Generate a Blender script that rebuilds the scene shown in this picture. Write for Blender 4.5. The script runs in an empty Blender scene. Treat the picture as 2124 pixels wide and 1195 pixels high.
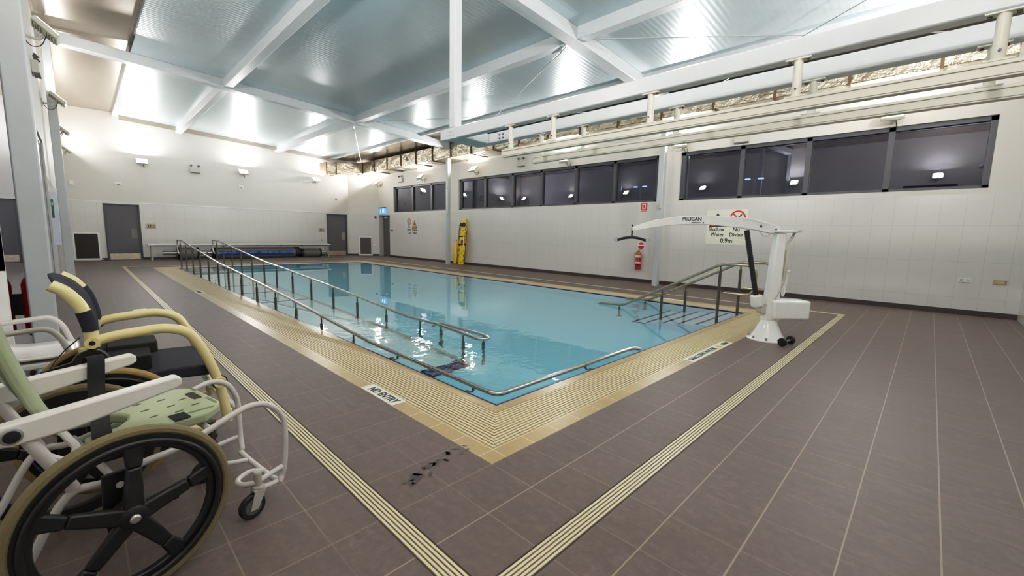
import bpy, math, random
from mathutils import Vector, Matrix
random.seed(7)
D = bpy.data
COL = bpy.context.scene.collection
R = math.radians
PI = math.pi

# ------------------------------------------------------------------ camera
F_PX, W_PX, H_PX = 876.59, 2124, 1195
CAM = Vector((-1.5913, -1.6976, 1.3351))
_p, _y, _r = R(-7.2015), R(45.505), R(1.2122)
FW = Vector((math.sin(_y) * math.cos(_p), math.cos(_y) * math.cos(_p), math.sin(_p)))
RT = FW.cross(Vector((0, 0, 1))).normalized()
UP = RT.cross(FW)
RT2 = RT * math.cos(_r) + UP * math.sin(_r)
UP2 = -RT * math.sin(_r) + UP * math.cos(_r)
cd = D.cameras.new('camera')
cam = D.objects.new('camera', cd)
COL.objects.link(cam)
cd.sensor_fit = 'HORIZONTAL'
cd.sensor_width = 36
cd.lens = 36 * F_PX / W_PX
cd.clip_start = 0.02
M = Matrix((RT2, UP2, -FW)).transposed().to_4x4()
M.translation = CAM
cam.matrix_world = M
sc = bpy.context.scene
sc.camera = cam
sc.view_settings.view_transform = 'Standard'
sc.view_settings.look = 'None'
sc.view_settings.exposure = 0.32
sc.view_settings.use_curve_mapping = True
_cm = sc.view_settings.curve_mapping
_cm.use_clip = False
_cm.clip_max_x = 8.0
_cm.extend = 'HORIZONTAL'
_cv = _cm.curves[3]
while len(_cv.points) > 2:
    _cv.points.remove(_cv.points[-1])
_cv.points[0].location = (0, 0)
_cv.points[1].location = (6.0, 1.0)
for _x, _y2 in ((0.06, 0.055), (0.15, 0.155), (0.4, 0.45), (0.7, 0.67), (1.1, 0.83), (2.0, 0.95), (3.5, 0.99)):
    _cv.points.new(_x, _y2)
_cm.update()
sc.cycles.max_bounces = 12
sc.cycles.diffuse_bounces = 6
sc.cycles.glossy_bounces = 5
sc.cycles.transmission_bounces = 8
sc.cycles.transparent_max_bounces = 8
sc.cycles.sample_clamp_indirect = 4.0
sc.cycles.sample_clamp_direct = 0.0
sc.cycles.use_denoising = True
sc.cycles.caustics_refractive = True
sc.cycles.caustics_reflective = True
sc.cycles.blur_glossy = 0.6

# ------------------------------------------------------------------ materials
def lin(c):
    def f(v):
        v /= 255.0
        return v / 12.92 if v <= 0.04045 else ((v + 0.055) / 1.055) ** 2.4
    return (f(c[0]), f(c[1]), f(c[2]), 1.0)

class NT:
    def __init__(s, name):
        s.m = D.materials.new(name)
        s.m.use_nodes = True
        s.t = s.m.node_tree
        s.t.nodes.clear()
        s.out = s.t.nodes.new('ShaderNodeOutputMaterial')
        s.b = s.t.nodes.new('ShaderNodeBsdfPrincipled')
        s.t.links.new(s.b.outputs[0], s.out.inputs[0])
    def n(s, typ, **kw):
        x = s.t.nodes.new(typ)
        for k, v in kw.items():
            setattr(x, k, v)
        return x
    def l(s, a, b):
        s.t.links.new(a, b)
    def setv(s, sock, v):
        if hasattr(v, 'is_output') or hasattr(v, 'node'):
            s.l(v, sock)
        else:
            sock.default_value = v
    def math(s, op, a, b=0.0, c=None):
        x = s.n('ShaderNodeMath', operation=op)
        s.setv(x.inputs[0], a)
        s.setv(x.inputs[1], b)
        if c is not None:
            s.setv(x.inputs[2], c)
        return x.outputs[0]
    def mix(s, fac, a, b):
        x = s.n('ShaderNodeMix', data_type='RGBA')
        s.setv(x.inputs[0], fac)
        s.setv(x.inputs[6], a)
        s.setv(x.inputs[7], b)
        return x.outputs[2]
    def pos(s):
        g = s.n('ShaderNodeNewGeometry')
        x = s.n('ShaderNodeSeparateXYZ')
        s.l(g.outputs['Position'], x.inputs[0])
        return g.outputs['Position'], x.outputs[0], x.outputs[1], x.outputs[2]
    def noise(s, vec, scale, detail=4.0, rough=0.55, scl=None):
        if scl:
            mp = s.n('ShaderNodeMapping')
            s.l(vec, mp.inputs[0])
            mp.inputs['Scale'].default_value = scl
            vec = mp.outputs[0]
        x = s.n('ShaderNodeTexNoise')
        s.l(vec, x.inputs['Vector'])
        x.inputs['Scale'].default_value = scale
        x.inputs['Detail'].default_value = detail
        x.inputs['Roughness'].default_value = rough
        return x.outputs[0]
    def line(s, coord, pitch, width, off=0.0):
        """1 on a line of the given width at every multiple of pitch"""
        q = s.math('DIVIDE', s.math('SUBTRACT', coord, off), pitch)
        fr = s.math('FRACT', s.math('ADD', q, 0.5))
        d = s.math('ABSOLUTE', s.math('SUBTRACT', fr, 0.5))
        return s.math('LESS_THAN', d, width / pitch * 0.5)
    def ramp(s, v, a, b):
        x = s.n('ShaderNodeMapRange')
        s.setv(x.inputs[0], v)
        x.inputs[1].default_value = a
        x.inputs[2].default_value = b
        return x.outputs[0]
    def bump(s, h, strength, dist=0.01):
        x = s.n('ShaderNodeBump')
        s.l(h, x.inputs['Height'])
        x.inputs['Strength'].default_value = strength
        x.inputs['Distance'].default_value = dist
        s.l(x.outputs[0], s.b.inputs['Normal'])
        return x

MATS = {}
def mat(name, col, rough=0.5, metal=0.0, vary=0.06, scale=9.0, spec=0.5, emit=None, estr=0.0, coat=0.0, bump=0.0, bscale=60.0):
    if name in MATS:
        return MATS[name]
    t = NT(name)
    c = lin(col)
    tc = t.n('ShaderNodeTexCoord')
    nz = t.noise(tc.outputs['Object'], scale, 3.0)
    dark = tuple(v * (1 - vary) for v in c[:3]) + (1,)
    lite = tuple(min(1, v * (1 + vary)) for v in c[:3]) + (1,)
    t.l(t.mix(nz, dark, lite), t.b.inputs['Base Color'])
    t.b.inputs['Roughness'].default_value = rough
    t.b.inputs['Metallic'].default_value = metal
    t.b.inputs['Specular IOR Level'].default_value = spec
    if coat:
        t.b.inputs['Coat Weight'].default_value = coat
        t.b.inputs['Coat Roughness'].default_value = 0.08
    if emit:
        t.b.inputs['Emission Color'].default_value = lin(emit)
        t.b.inputs['Emission Strength'].default_value = estr
    if bump:
        t.bump(t.noise(tc.outputs['Object'], bscale, 2.0), bump, 0.004)
    MATS[name] = t.m
    return t.m

TP = 0.311   # floor tile pitch
def make_floor_mat():
    t = NT('deck_tiles')
    P, x, y, z = t.pos()
    lx = t.line(x, TP, 0.006)
    ly = t.line(y, TP, 0.007)
    big = t.noise(P, 1.1, 4.0)
    grain = t.noise(P, 26.0, 6.0, 0.7)
    streak = t.noise(P, 7.0, 5.0, 0.65, (2.6, 0.9, 1.0))
    cx = t.math('FLOOR', t.math('DIVIDE', x, TP))
    cy = t.math('FLOOR', t.math('DIVIDE', y, TP))
    cmb = t.n('ShaderNodeCombineXYZ')
    t.l(cx, cmb.inputs[0]); t.l(cy, cmb.inputs[1])
    wn = t.n('ShaderNodeTexWhiteNoise')
    t.l(cmb.outputs[0], wn.inputs['Vector'])
    base = t.mix(t.ramp(grain, 0.3, 0.7), lin((94, 80, 78)), lin((126, 109, 105)))
    base = t.mix(t.ramp(streak, 0.35, 0.75), base, lin((96, 83, 80)))
    base = t.mix(t.math('MULTIPLY', t.ramp(big, 0.3, 0.7), 0.4), base, lin((94, 85, 76)))
    base = t.mix(t.math('MULTIPLY', wn.outputs[0], 0.3), base, lin((112, 96, 93)))
    gfade = t.ramp(t.noise(P, 0.9, 2.0), 0.35, 0.65)
    gx = t.math('MULTIPLY', lx, t.math('MULTIPLY', gfade, 0.55))
    base = t.mix(gx, base, lin((150, 136, 120)))
    front = t.math('LESS_THAN', y, -0.05)
    wy = t.math('MULTIPLY', ly, t.math('ADD', 0.3, t.math('MULTIPLY', front, 0.4)))
    base = t.mix(wy, base, lin((164, 150, 134)))
    t.l(base, t.b.inputs['Base Color'])
    t.l(t.ramp(grain, 0.0, 1.0), t.b.inputs['Roughness'])
    rr = t.math('ADD', 0.40, t.math('MULTIPLY', grain, 0.22))
    t.l(rr, t.b.inputs['Roughness'])
    t.b.inputs['Specular IOR Level'].default_value = 0.35
    h = t.math('SUBTRACT', t.math('MULTIPLY', grain, 0.5), t.math('MAXIMUM', lx, ly))
    t.bump(h, 0.35, 0.004)
    return t.m

def make_wall_mat(axis):
    t = NT('wall_paint_tile_' + axis)
    P, x, y, z = t.pos()
    u = x if axis == 'x' else y
    tile = t.math('LESS_THAN', z, 2.27)
    lu = t.line(u, 0.335, 0.005, -0.08)
    lz = t.line(z, 0.68, 0.005, 0.32)
    g = t.math('MULTIPLY', t.math('MAXIMUM', lu, lz), tile)
    nz = t.noise(P, 1.3, 3.0)
    paint = t.mix(nz, lin((212, 209, 203)), lin((219, 216, 211)))
    til = t.mix(nz, lin((212, 210, 206)), lin((218, 216, 213)))
    c = t.mix(tile, paint, til)
    c = t.mix(t.math('MULTIPLY', g, 0.55), c, lin((176, 174, 170)))
    t.l(c, t.b.inputs['Base Color'])
    t.l(t.math('SUBTRACT', 0.55, t.math('MULTIPLY', tile, 0.33)), t.b.inputs['Roughness'])
    t.b.inputs['Specular IOR Level'].default_value = 0.4
    t.bump(t.math('MULTIPLY', g, -1.0), 0.15, 0.003)
    return t.m

def make_ceiling_mat():
    t = NT('ribbed_roof_sheet')
    P, x, y, z = t.pos()
    ph = t.math('MULTIPLY', y, 2 * PI / 0.10)
    h = t.math('SINE', ph)
    nz = t.noise(P, 2.0, 3.0, 0.5, (0.4, 2.0, 1.0))
    c = t.mix(nz, lin((190, 204, 209)), lin((201, 213, 217)))
    t.l(c, t.b.inputs['Base Color'])
    t.b.inputs['Metallic'].default_value = 0.45
    t.b.inputs['Roughness'].default_value = 0.25
    t.bump(h, 0.14, 0.004)
    return t.m

def make_coping_mat():
    t = NT('coping_tile')
    P, x, y, z = t.pos()
    g = t.math('MAXIMUM', t.math('MULTIPLY', t.line(x, 0.2575, 0.006, 0.118), 1.0), t.line(y, 0.2575, 0.006, 0.12))
    nz = t.noise(P, 5.0, 5.0)
    cx = t.math('FLOOR', t.math('DIVIDE', t.math('SUBTRACT', x, 0.118), 0.2575))
    cy = t.math('FLOOR', t.math('DIVIDE', t.math('SUBTRACT', y, 0.12), 0.2575))
    cmb = t.n('ShaderNodeCombineXYZ')
    t.l(cx, cmb.inputs[0]); t.l(cy, cmb.inputs[1])
    wn = t.n('ShaderNodeTexWhiteNoise')
    t.l(cmb.outputs[0], wn.inputs['Vector'])
    c = t.mix(nz, lin((160, 138, 96)), lin((184, 163, 122)))
    c = t.mix(t.math('MULTIPLY', wn.outputs[0], 0.4), c, lin((170, 145, 100)))
    c = t.mix(t.math('MULTIPLY', g, 0.8), c, lin((222, 208, 180)))
    t.l(c, t.b.inputs['Base Color'])
    t.b.inputs['Roughness'].default_value = 0.32
    return t.m

def make_pool_mat():
    t = NT('pool_tile_blue')
    P, x, y, z = t.pos()
    nz = t.noise(P, 0.8, 3.0)
    c = t.mix(nz, lin((188, 236, 250)), lin((198, 241, 252)))
    g = t.math('MAXIMUM', t.math('MAXIMUM', t.line(x, 0.2575, 0.006), t.line(y, 0.2575, 0.006)), 0.0)
    c = t.mix(t.math('MULTIPLY', g, 0.12), c, lin((214, 240, 246)))
    t.l(c, t.b.inputs['Base Color'])
    t.b.inputs['Roughness'].default_value = 0.4
    return t.m

def make_water_mat():
    t = NT('pool_water')
    t.t.nodes.remove(t.b)
    P, x, y, z = t.pos()
    gl = t.n('ShaderNodeBsdfGlass')
    gl.inputs['IOR'].default_value = 1.333
    gl.inputs['Roughness'].default_value = 0.0
    gl.inputs['Color'].default_value = (1, 1, 1, 1)
    near = t.math('MULTIPLY', t.math('LESS_THAN', x, 2.6), t.math('LESS_THAN', y, 5.4))
    n1 = t.noise(P, 0.9, 2.0, 0.5)
    n2 = t.noise(P, 3.2, 3.0, 0.6)
    d = t.math('ADD', t.math('POWER', t.math('SUBTRACT', x, 1.2), 2.0), t.math('MULTIPLY', t.math('POWER', t.math('SUBTRACT', y, 2.8), 2.0), 0.35))
    m = t.math('POWER', 2.718, t.math('MULTIPLY', d, -1.1))
    h = t.math('ADD', t.math('MULTIPLY', n1, 0.25), t.math('MULTIPLY', t.math('MULTIPLY', n2, m), 4.0))
    b = t.n('ShaderNodeBump')
    t.l(h, b.inputs['Height'])
    b.inputs['Strength'].default_value = 0.22
    b.inputs['Distance'].default_value = 0.02
    t.l(b.outputs[0], gl.inputs['Normal'])
    t.l(gl.outputs[0], t.out.inputs[0])
    ab = t.n('ShaderNodeVolumeAbsorption')
    ab.inputs['Color'].default_value = (0.25, 0.88, 0.97, 1)
    ab.inputs['Density'].default_value = 0.16
    t.l(ab.outputs[0], t.out.inputs['Volume'])
    return t.m

def make_glass_mat(name, tint, mixr):
    """dark night-time window pane: mostly see-through, mirror-like at a slant"""
    t = NT(name)
    t.t.nodes.remove(t.b)
    tr = t.n('ShaderNodeBsdfTransparent')
    tr.inputs[0].default_value = tint
    gs = t.n('ShaderNodeBsdfGlossy')
    gs.inputs['Roughness'].default_value = 0.0
    gs.inputs['Color'].default_value = (0.9, 0.92, 1.0, 1)
    lw = t.n('ShaderNodeFresnel')
    lw.inputs[0].default_value = 1.5
    f = t.math('MULTIPLY', lw.outputs[0], mixr)
    f = t.math('MINIMUM', f, 0.95)
    ms = t.n('ShaderNodeMixShader')
    t.l(f, ms.inputs[0]); t.l(tr.outputs[0], ms.inputs[1]); t.l(gs.outputs[0], ms.inputs[2])
    t.l(ms.outputs[0], t.out.inputs[0])
    return t.m

def make_foil_mat():
    t = NT('duct_foil')
    tc = t.n('ShaderNodeTexCoord')
    n1 = t.noise(tc.outputs['Object'], 3.5, 4.0, 0.6)
    c = t.mix(n1, lin((150, 138, 114)), lin((220, 212, 194)))
    t.l(c, t.b.inputs['Base Color'])
    t.b.inputs['Metallic'].default_value = 0.85
    t.b.inputs['Roughness'].default_value = 0.3
    t.bump(n1, 0.9, 0.08)
    return t.m

def make_steel_kick():
    t = NT('scuffed_steel')
    tc = t.n('ShaderNodeTexCoord')
    n1 = t.noise(tc.outputs['Object'], 14.0, 5.0, 0.6)
    t.l(t.mix(n1, lin((150, 138, 118)), lin((214, 204, 186))), t.b.inputs['Base Color'])
    t.b.inputs['Metallic'].default_value = 0.9
    t.b.inputs['Roughness'].default_value = 0.3
    return t.m

M_FLOOR = make_floor_mat()
M_WX = make_wall_mat('x')
M_WY = make_wall_mat('y')
M_CEIL = make_ceiling_mat()
M_COPE = make_coping_mat()
M_POOL = make_pool_mat()
M_WATER = make_water_mat()
M_PANE = make_glass_mat('night_pane', (0.4, 0.4, 0.52, 1), 2.1)
M_PANEL = make_glass_mat('side_pane', (0.5, 0.5, 0.54, 1), 1.6)
M_FOIL = make_foil_mat()
M_KICK = make_steel_kick()
M_BEAM = mat('beam_white', (188, 192, 195), 0.35)
M_RAIL = mat('hoist_cream', (202, 199, 186), 0.4)
M_WHITE = mat('white_plastic', (232, 232, 230), 0.35)
M_GLOSSW = mat('gloss_white', (236, 236, 234), 0.18, coat=0.3)
M_GREYD = mat('door_grey', (92, 90, 95), 0.42)
M_FRAME = mat('frame_grey', (74, 74, 80), 0.4)
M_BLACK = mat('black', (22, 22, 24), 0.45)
M_RUB = mat('rubber', (30, 30, 32), 0.65)
M_SKIRT = mat('skirting_brown', (62, 52, 48), 0.45)
M_BARS = mat('grate_bar', (214, 198, 162), 0.38, scale=4)
M_DBARS = mat('drain_bar', (222, 210, 174), 0.38, scale=4)
M_SLOT = mat('grate_slot', (50, 40, 26), 0.7)
M_NAVY = mat('navy_tile', (14, 26, 92), 0.25)
M_STEEL = mat('stainless', (196, 194, 190), 0.16, metal=1.0, vary=0.03)
M_STEELD = mat('stainless_dark', (120, 112, 104), 0.28, metal=1.0)
M_STEELW = mat('stainless_warm', (186, 172, 148), 0.2, metal=1.0, vary=0.04)
M_ALU = mat('aluminium', (205, 205, 205), 0.3, metal=0.9)
M_CREAM = mat('cream_tube', (226, 212, 158), 0.3, coat=0.2)
M_GREEN = mat('sage_plastic', (158, 166, 136), 0.42)
M_GREENM = mat('sage_mesh_cover', (108, 122, 92), 0.75)
M_GREENH = mat('sage_hole', (70, 82, 58), 0.6)
M_NAVYF = mat('navy_mesh', (30, 32, 46), 0.8, bump=0.3, bscale=300)
M_BLKF = mat('black_web', (24, 24, 25), 0.85, bump=0.3, bscale=200)
M_FRAMEW = mat('powder_white', (206, 202, 200), 0.35)
M_TUBEG = mat('powder_grey', (176, 172, 164), 0.4)
M_ARM = mat('armrest_white', (228, 224, 220), 0.38)
M_TYRE = mat('olive_tyre', (120, 108, 76), 0.7, bump=0.4, bscale=120)
M_TYRET = mat('tan_tyre', (160, 134, 84), 0.7)
M_YEL = mat('rescue_yellow', (244, 206, 20), 0.4)
M_RED = mat('sign_red', (200, 26, 44), 0.4)
M_REDX = mat('cylinder_red', (196, 28, 34), 0.25, coat=0.4)
M_SIGNW = mat('sign_white', (232, 232, 216), 0.4)
M_SIGNC = mat('sign_clear', (208, 208, 204), 0.3)
M_INK = mat('ink', (26, 26, 30), 0.5)
M_INKN = mat('ink_navy', (26, 30, 62), 0.5)
M_SIGNY = mat('sign_yellow', (232, 172, 36), 0.45)
M_SAND = mat('sign_sand', (196, 182, 158), 0.5)
M_BLUEB = mat('banner_blue', (24, 52, 122), 0.55)
M_BLUET = mat('banner_text', (120, 170, 236), 0.5)
M_COVER = mat('cover_grey', (112, 110, 104), 0.55, bump=0.4, bscale=20)
M_BENCH = mat('bench_white', (238, 238, 234), 0.35)
M_VENTD = mat('vent_dark', (46, 40, 36), 0.6)
M_VENTM = mat('vent_mauve', (92, 82, 80), 0.6)
M_BRASS = mat('brass_plate', (186, 166, 112), 0.35, metal=0.6)
M_LENS = mat('lamp_lens', (255, 250, 240), 0.3, emit=(255, 246, 228), estr=9.0)
M_FIX = mat('fitting_grey', (196, 194, 184), 0.45)
M_FIXB = mat('fitting_bone', (188, 180, 158), 0.5)
M_EXITB = mat('exit_blue', (90, 150, 220), 0.4, emit=(96, 160, 235), estr=0.9)
M_EXITG = mat('exit_green', (30, 130, 90), 0.4, emit=(30, 120, 90), estr=0.5)
M_EXITW = mat('exit_white', (230, 240, 250), 0.4, emit=(215, 230, 255), estr=1.4)
M_GRNS = mat('sign_green', (14, 104, 66), 0.45)
M_BLUS = mat('sign_paper', (206, 212, 226), 0.45)
M_ORNG = mat('label_amber', (196, 130, 54), 0.5)
M_STLAMP = mat('street_lamp_light', (220, 230, 255), 0.4, emit=(190, 215, 255), estr=5.0)
M_POLE = mat('street_pole', (120, 126, 140), 0.5, emit=(90, 100, 125), estr=0.25)
M_PANELC = mat('ceiling_panel', (172, 160, 146), 0.26, metal=0.85)
M_SOFFIT = mat('soffit_brown', (128, 116, 104), 0.3, metal=0.4)
M_VOID = mat('dark_void', (40, 40, 42), 0.8)
M_LOUV = mat('louvre_grey', (120, 120, 122), 0.35, metal=0.5)
M_WET = mat('wet_tile', (80, 68, 65), 0.3)
M_RAMP = mat('ramp_tile', (226, 242, 244), 0.4)
M_STEP = mat('step_tile', (222, 236, 246), 0.4)
M_CLEARP = mat('clear_footplate', (186, 186, 178), 0.25)
M_FLOORTRIM = mat('floor_drain_cover', (196, 192, 182), 0.35)

# ------------------------------------------------------------------ mesh builder
class MB:
    def __init__(s):
        s.v, s.f, s.mi, s.cur = [], [], [], 0
    def mat(s, i):
        s.cur = i
        return s
    def add(s, vs, fs):
        o = len(s.v)
        s.v += [Vector(p) for p in vs]
        for f in fs:
            s.f.append([i + o for i in f]); s.mi.append(s.cur)
        return s
    def box(s, x0, x1, y0, y1, z0, z1):
        x0, x1 = min(x0, x1), max(x0, x1); y0, y1 = min(y0, y1), max(y0, y1); z0, z1 = min(z0, z1), max(z0, z1)
        vs = [(x0, y0, z0), (x1, y0, z0), (x1, y1, z0), (x0, y1, z0), (x0, y0, z1), (x1, y0, z1), (x1, y1, z1), (x0, y1, z1)]
        return s.add(vs, [(0, 3, 2, 1), (4, 5, 6, 7), (0, 1, 5, 4), (1, 2, 6, 5), (2, 3, 7, 6), (3, 0, 4, 7)])
    def hexa(s, b4, t4):
        return s.add(list(b4) + list(t4), [(0, 3, 2, 1), (4, 5, 6, 7), (0, 1, 5, 4), (1, 2, 6, 5), (2, 3, 7, 6), (3, 0, 4, 7)])
    def obox(s, c, size, rot):
        m = rot.to_3x3() if hasattr(rot, 'to_3x3') else rot
        c = Vector(c)
        h = [v / 2 for v in size]
        vs = []
        for z in (-1, 1):
            for (x, y) in ((-1, -1), (1, -1), (1, 1), (-1, 1)):
                vs.append(c + m @ Vector((x * h[0], y * h[1], z * h[2])))
        return s.add(vs, [(0, 3, 2, 1), (4, 5, 6, 7), (0, 1, 5, 4), (1, 2, 6, 5), (2, 3, 7, 6), (3, 0, 4, 7)])
    def bar(s, p0, p1, w, h, up=(0, 0, 1)):
        """rectangular bar from p0 to p1"""
        p0, p1 = Vector(p0), Vector(p1)
        d = (p1 - p0).normalized()
        u = Vector(up)
        sd = d.cross(u).normalized()
        u = sd.cross(d).normalized()
        vs = []
        for p in (p0, p1):
            for (a, b) in ((-1, -1), (1, -1), (1, 1), (-1, 1)):
                vs.append(p + sd * a * w / 2 + u * b * h / 2)
        return s.add(vs, [(0, 1, 2, 3), (4, 7, 6, 5), (0, 4, 5, 1), (1, 5, 6, 2), (2, 6, 7, 3), (3, 7, 4, 0)])
    def tube(s, pts, r, n=10, closed=False, caps=True):
        pts = [Vector(p) for p in pts]
        k = len(pts)
        rs = r if isinstance(r, (list, tuple)) else [r] * k
        tang = []
        for i in range(k):
            if closed:
                a, b = pts[(i - 1) % k], pts[(i + 1) % k]
            else:
                a, b = pts[max(i - 1, 0)], pts[min(i + 1, k - 1)]
            tang.append((b - a).normalized())
        t0 = tang[0]
        ref = Vector((0, 0, 1)) if abs(t0.z) < 0.9 else Vector((1, 0, 0))
        nrm = (ref - t0 * ref.dot(t0)).normalized()
        rings = []
        for i in range(k):
            if i:
                q = tang[i - 1].rotation_difference(tang[i])
                nrm = q @ nrm
                nrm = (nrm - tang[i] * nrm.dot(tang[i])).normalized()
            bn = tang[i].cross(nrm)
            rings.append([pts[i] + (nrm * math.cos(2 * PI * j / n) + bn * math.sin(2 * PI * j / n)) * rs[i] for j in range(n)])
        vs = [p for ring in rings for p in ring]
        fs = []
        m = k if closed else k - 1
        for i in range(m):
            a, b = i * n, ((i + 1) % k) * n
            for j in range(n):
                j2 = (j + 1) % n
                fs.append((a + j, a + j2, b + j2, b + j))
        if caps and not closed:
            fs.append(tuple(reversed(range(n))))
            fs.append(tuple(range((k - 1) * n, k * n)))
        return s.add(vs, fs)
    def cyl(s, p0, p1, r0, r1=None, n=20):
        return s.tube([p0, p1], [r0, r0 if r1 is None else r1], n)
    def lathe(s, prof, o=(0, 0, 0), ax=(0, 0, 1), n=28):
        o, ax = Vector(o), Vector(ax).normalized()
        ref = Vector((0, 0, 1)) if abs(ax.z) < 0.9 else Vector((1, 0, 0))
        a = (ref - ax * ref.dot(ax)).normalized()
        b = ax.cross(a)
        vs, fs = [], []
        for (r, h) in prof:
            for j in range(n):
                th = 2 * PI * j / n
                vs.append(o + ax * h + (a * math.cos(th) + b * math.sin(th)) * max(r, 1e-5))
        for i in range(len(prof) - 1):
            for j in range(n):
                j2 = (j + 1) % n
                fs.append((i * n + j, i * n + j2, (i + 1) * n + j2, (i + 1) * n + j))
        if prof[0][0] > 1e-4:
            fs.append(tuple(reversed(range(n))))
        if prof[-1][0] > 1e-4:
            fs.append(tuple(range((len(prof) - 1) * n, len(prof) * n)))
        return s.add(vs, fs)
    def prism(s, poly, o, u, v, d):
        """poly in the (u, v) frame at o, extruded by vector d"""
        o, u, v, d = Vector(o), Vector(u), Vector(v), Vector(d)
        n = len(poly)
        a = [o + u * p[0] + v * p[1] for p in poly]
        vs = a + [p + d for p in a]
        fs = [tuple(reversed(range(n))), tuple(range(n, 2 * n))]
        for i in range(n):
            j = (i + 1) % n
            fs.append((i, j, n + j, n + i))
        if u.cross(v).dot(d) < 0:
            fs = [tuple(reversed(f)) for f in fs]
        return s.add(vs, fs)
    def ring(s, o, u, v, r0, r1, d, n=32, a0=0.0, a1=2 * PI):
        o, u, v, d = Vector(o), Vector(u), Vector(v), Vector(d)
        full = abs(a1 - a0 - 2 * PI) < 1e-6
        k = n if full else n + 1
        vs = []
        for i in range(k):
            th = a0 + (a1 - a0) * i / n
            e = u * math.cos(th) + v * math.sin(th)
            vs += [o + e * r0, o + e * r1, o + e * r1 + d, o + e * r0 + d]
        fs = []
        for i in range(n):
            a, b = i * 4, ((i + 1) % k) * 4
            for (p, q) in ((0, 1), (1, 2), (2, 3), (3, 0)):
                fs.append((a + p, b + p, b + q, a + q))
        return s.add(vs, fs)
    def build(s, name, mats, parent=None, smooth=35, bevel=0.0, segs=2, keep=False, sub=0):
        """one mesh object; a top-level one gets its origin at its base"""
        off = Vector((0, 0, 0))
        if parent is None and not keep and s.v:
            xs = [p.x for p in s.v]; ys = [p.y for p in s.v]; zs = [p.z for p in s.v]
            off = Vector(((min(xs) + max(xs)) / 2, (min(ys) + max(ys)) / 2, min(zs)))
        me = D.meshes.new(name)
        me.from_pydata([p - off for p in s.v], [], s.f)
        if not isinstance(mats, (list, tuple)):
            mats = [mats]
        for m in mats:
            me.materials.append(m)
        me.polygons.foreach_set('material_index', s.mi)
        if smooth:
            me.polygons.foreach_set('use_smooth', [True] * len(me.polygons))
            me.set_sharp_from_angle(angle=R(smooth))
        me.update()
        o = D.objects.new(name, me)
        COL.objects.link(o)
        o.location = off
        if parent is not None:
            o.parent = parent
        if bevel:
            b = o.modifiers.new('bevel', 'BEVEL')
            b.width = bevel; b.segments = segs; b.limit_method = 'ANGLE'; b.angle_limit = R(40)
        if sub:
            q = o.modifiers.new('sub', 'SUBSURF'); q.levels = sub; q.render_levels = sub
        return o

def fillet(pts, rad, seg=6):
    """round the corners of a polyline"""
    pts = [Vector(p) for p in pts]
    out = [pts[0]]
    for i in range(1, len(pts) - 1):
        a, b, c = pts[i - 1], pts[i], pts[i + 1]
        d1, d2 = (a - b), (c - b)
        r = min(rad, d1.length * 0.48, d2.length * 0.48)
        p, q = b + d1.normalized() * r, b + d2.normalized() * r
        for k in range(seg + 1):
            t = k / seg
            out.append(p * (1 - t) ** 2 + b * 2 * t * (1 - t) + q * t ** 2)
    out.append(pts[-1])
    return out

def spline(pts, n=8):
    pts = [Vector(p) for p in pts]
    P = [pts[0] * 2 - pts[1]] + pts + [pts[-1] * 2 - pts[-2]]
    out = []
    for i in range(1, len(P) - 2):
        p0, p1, p2, p3 = P[i - 1:i + 3]
        for k in range(n):
            t = k / n
            out.append(0.5 * ((2 * p1) + (p2 - p0) * t + (2 * p0 - 5 * p1 + 4 * p2 - p3) * t * t + (3 * p1 - p0 - 3 * p2 + p3) * t ** 3))
    out.append(pts[-1])
    return out

def tag(o, label=None, cat=None, group=None, kind=None):
    if label: o['label'] = label
    if cat: o['category'] = cat
    if group: o['group'] = group
    if kind: o['kind'] = kind
    return o

def empty(name, loc, rz=0.0):
    o = D.objects.new(name, None)
    COL.objects.link(o)
    o.location = loc
    o.rotation_euler = (0, 0, rz)
    o.empty_display_size = 0.1
    return o

def dup(root, loc=None, rz=None, label=None):
    r = root.copy(); COL.objects.link(r)
    if loc is not None: r.location = loc
    if rz is not None: r.rotation_euler = (0, 0, rz)
    if label: r['label'] = label
    for ch in list(root.children):
        c = ch.copy(); COL.objects.link(c); c.parent = r
        for g in list(ch.children):
            d = g.copy(); COL.objects.link(d); d.parent = c
    return r

def text(body, size, o, u, v, mats, parent, name='lettering', align='CENTER', sx=1.0, depth=0.001, bold=0.018):
    """flat raised lettering; baseline frame u (along), v (up)"""
    cu = D.curves.new('lettering', 'FONT')
    cu.body = body
    cu.size = size
    cu.align_x = align
    cu.align_y = 'CENTER'
    cu.extrude = depth
    cu.resolution_u = 3
    cu.offset = size * bold
    tmp = D.objects.new('tmp', cu)
    COL.objects.link(tmp)
    dg = bpy.context.evaluated_depsgraph_get()
    me = D.meshes.new_from_object(tmp.evaluated_get(dg))
    D.objects.remove(tmp, do_unlink=True)
    D.curves.remove(cu)
    u, v, o = Vector(u).normalized(), Vector(v).normalized(), Vector(o)
    w = u.cross(v)
    for p in me.vertices:
        c = p.co
        p.co = o + u * c.x * sx + v * c.y + w * c.z
    me.materials.clear()
    me.materials.append(mats)
    me.name = name
    ob = D.objects.new(name, me)
    COL.objects.link(ob)
    ob.parent = parent
    return ob

# ------------------------------------------------------------------ room dimensions
XR, YB, XL, YF = 10.10, 21.18, -1.97, -2.93
PW, PL = 7.47, 16.64            # outer edge of the pool surround
WI = 0.615                      # width of that surround
WX0, WX1, WY0, WY1 = WI, PW - WI, WI, PL - WI
def ceil_z(x): return 5.61 - 0.0575 * (x + 1.7)

def struct(o, label, cat):
    return tag(o, label, cat, kind='structure')

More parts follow.
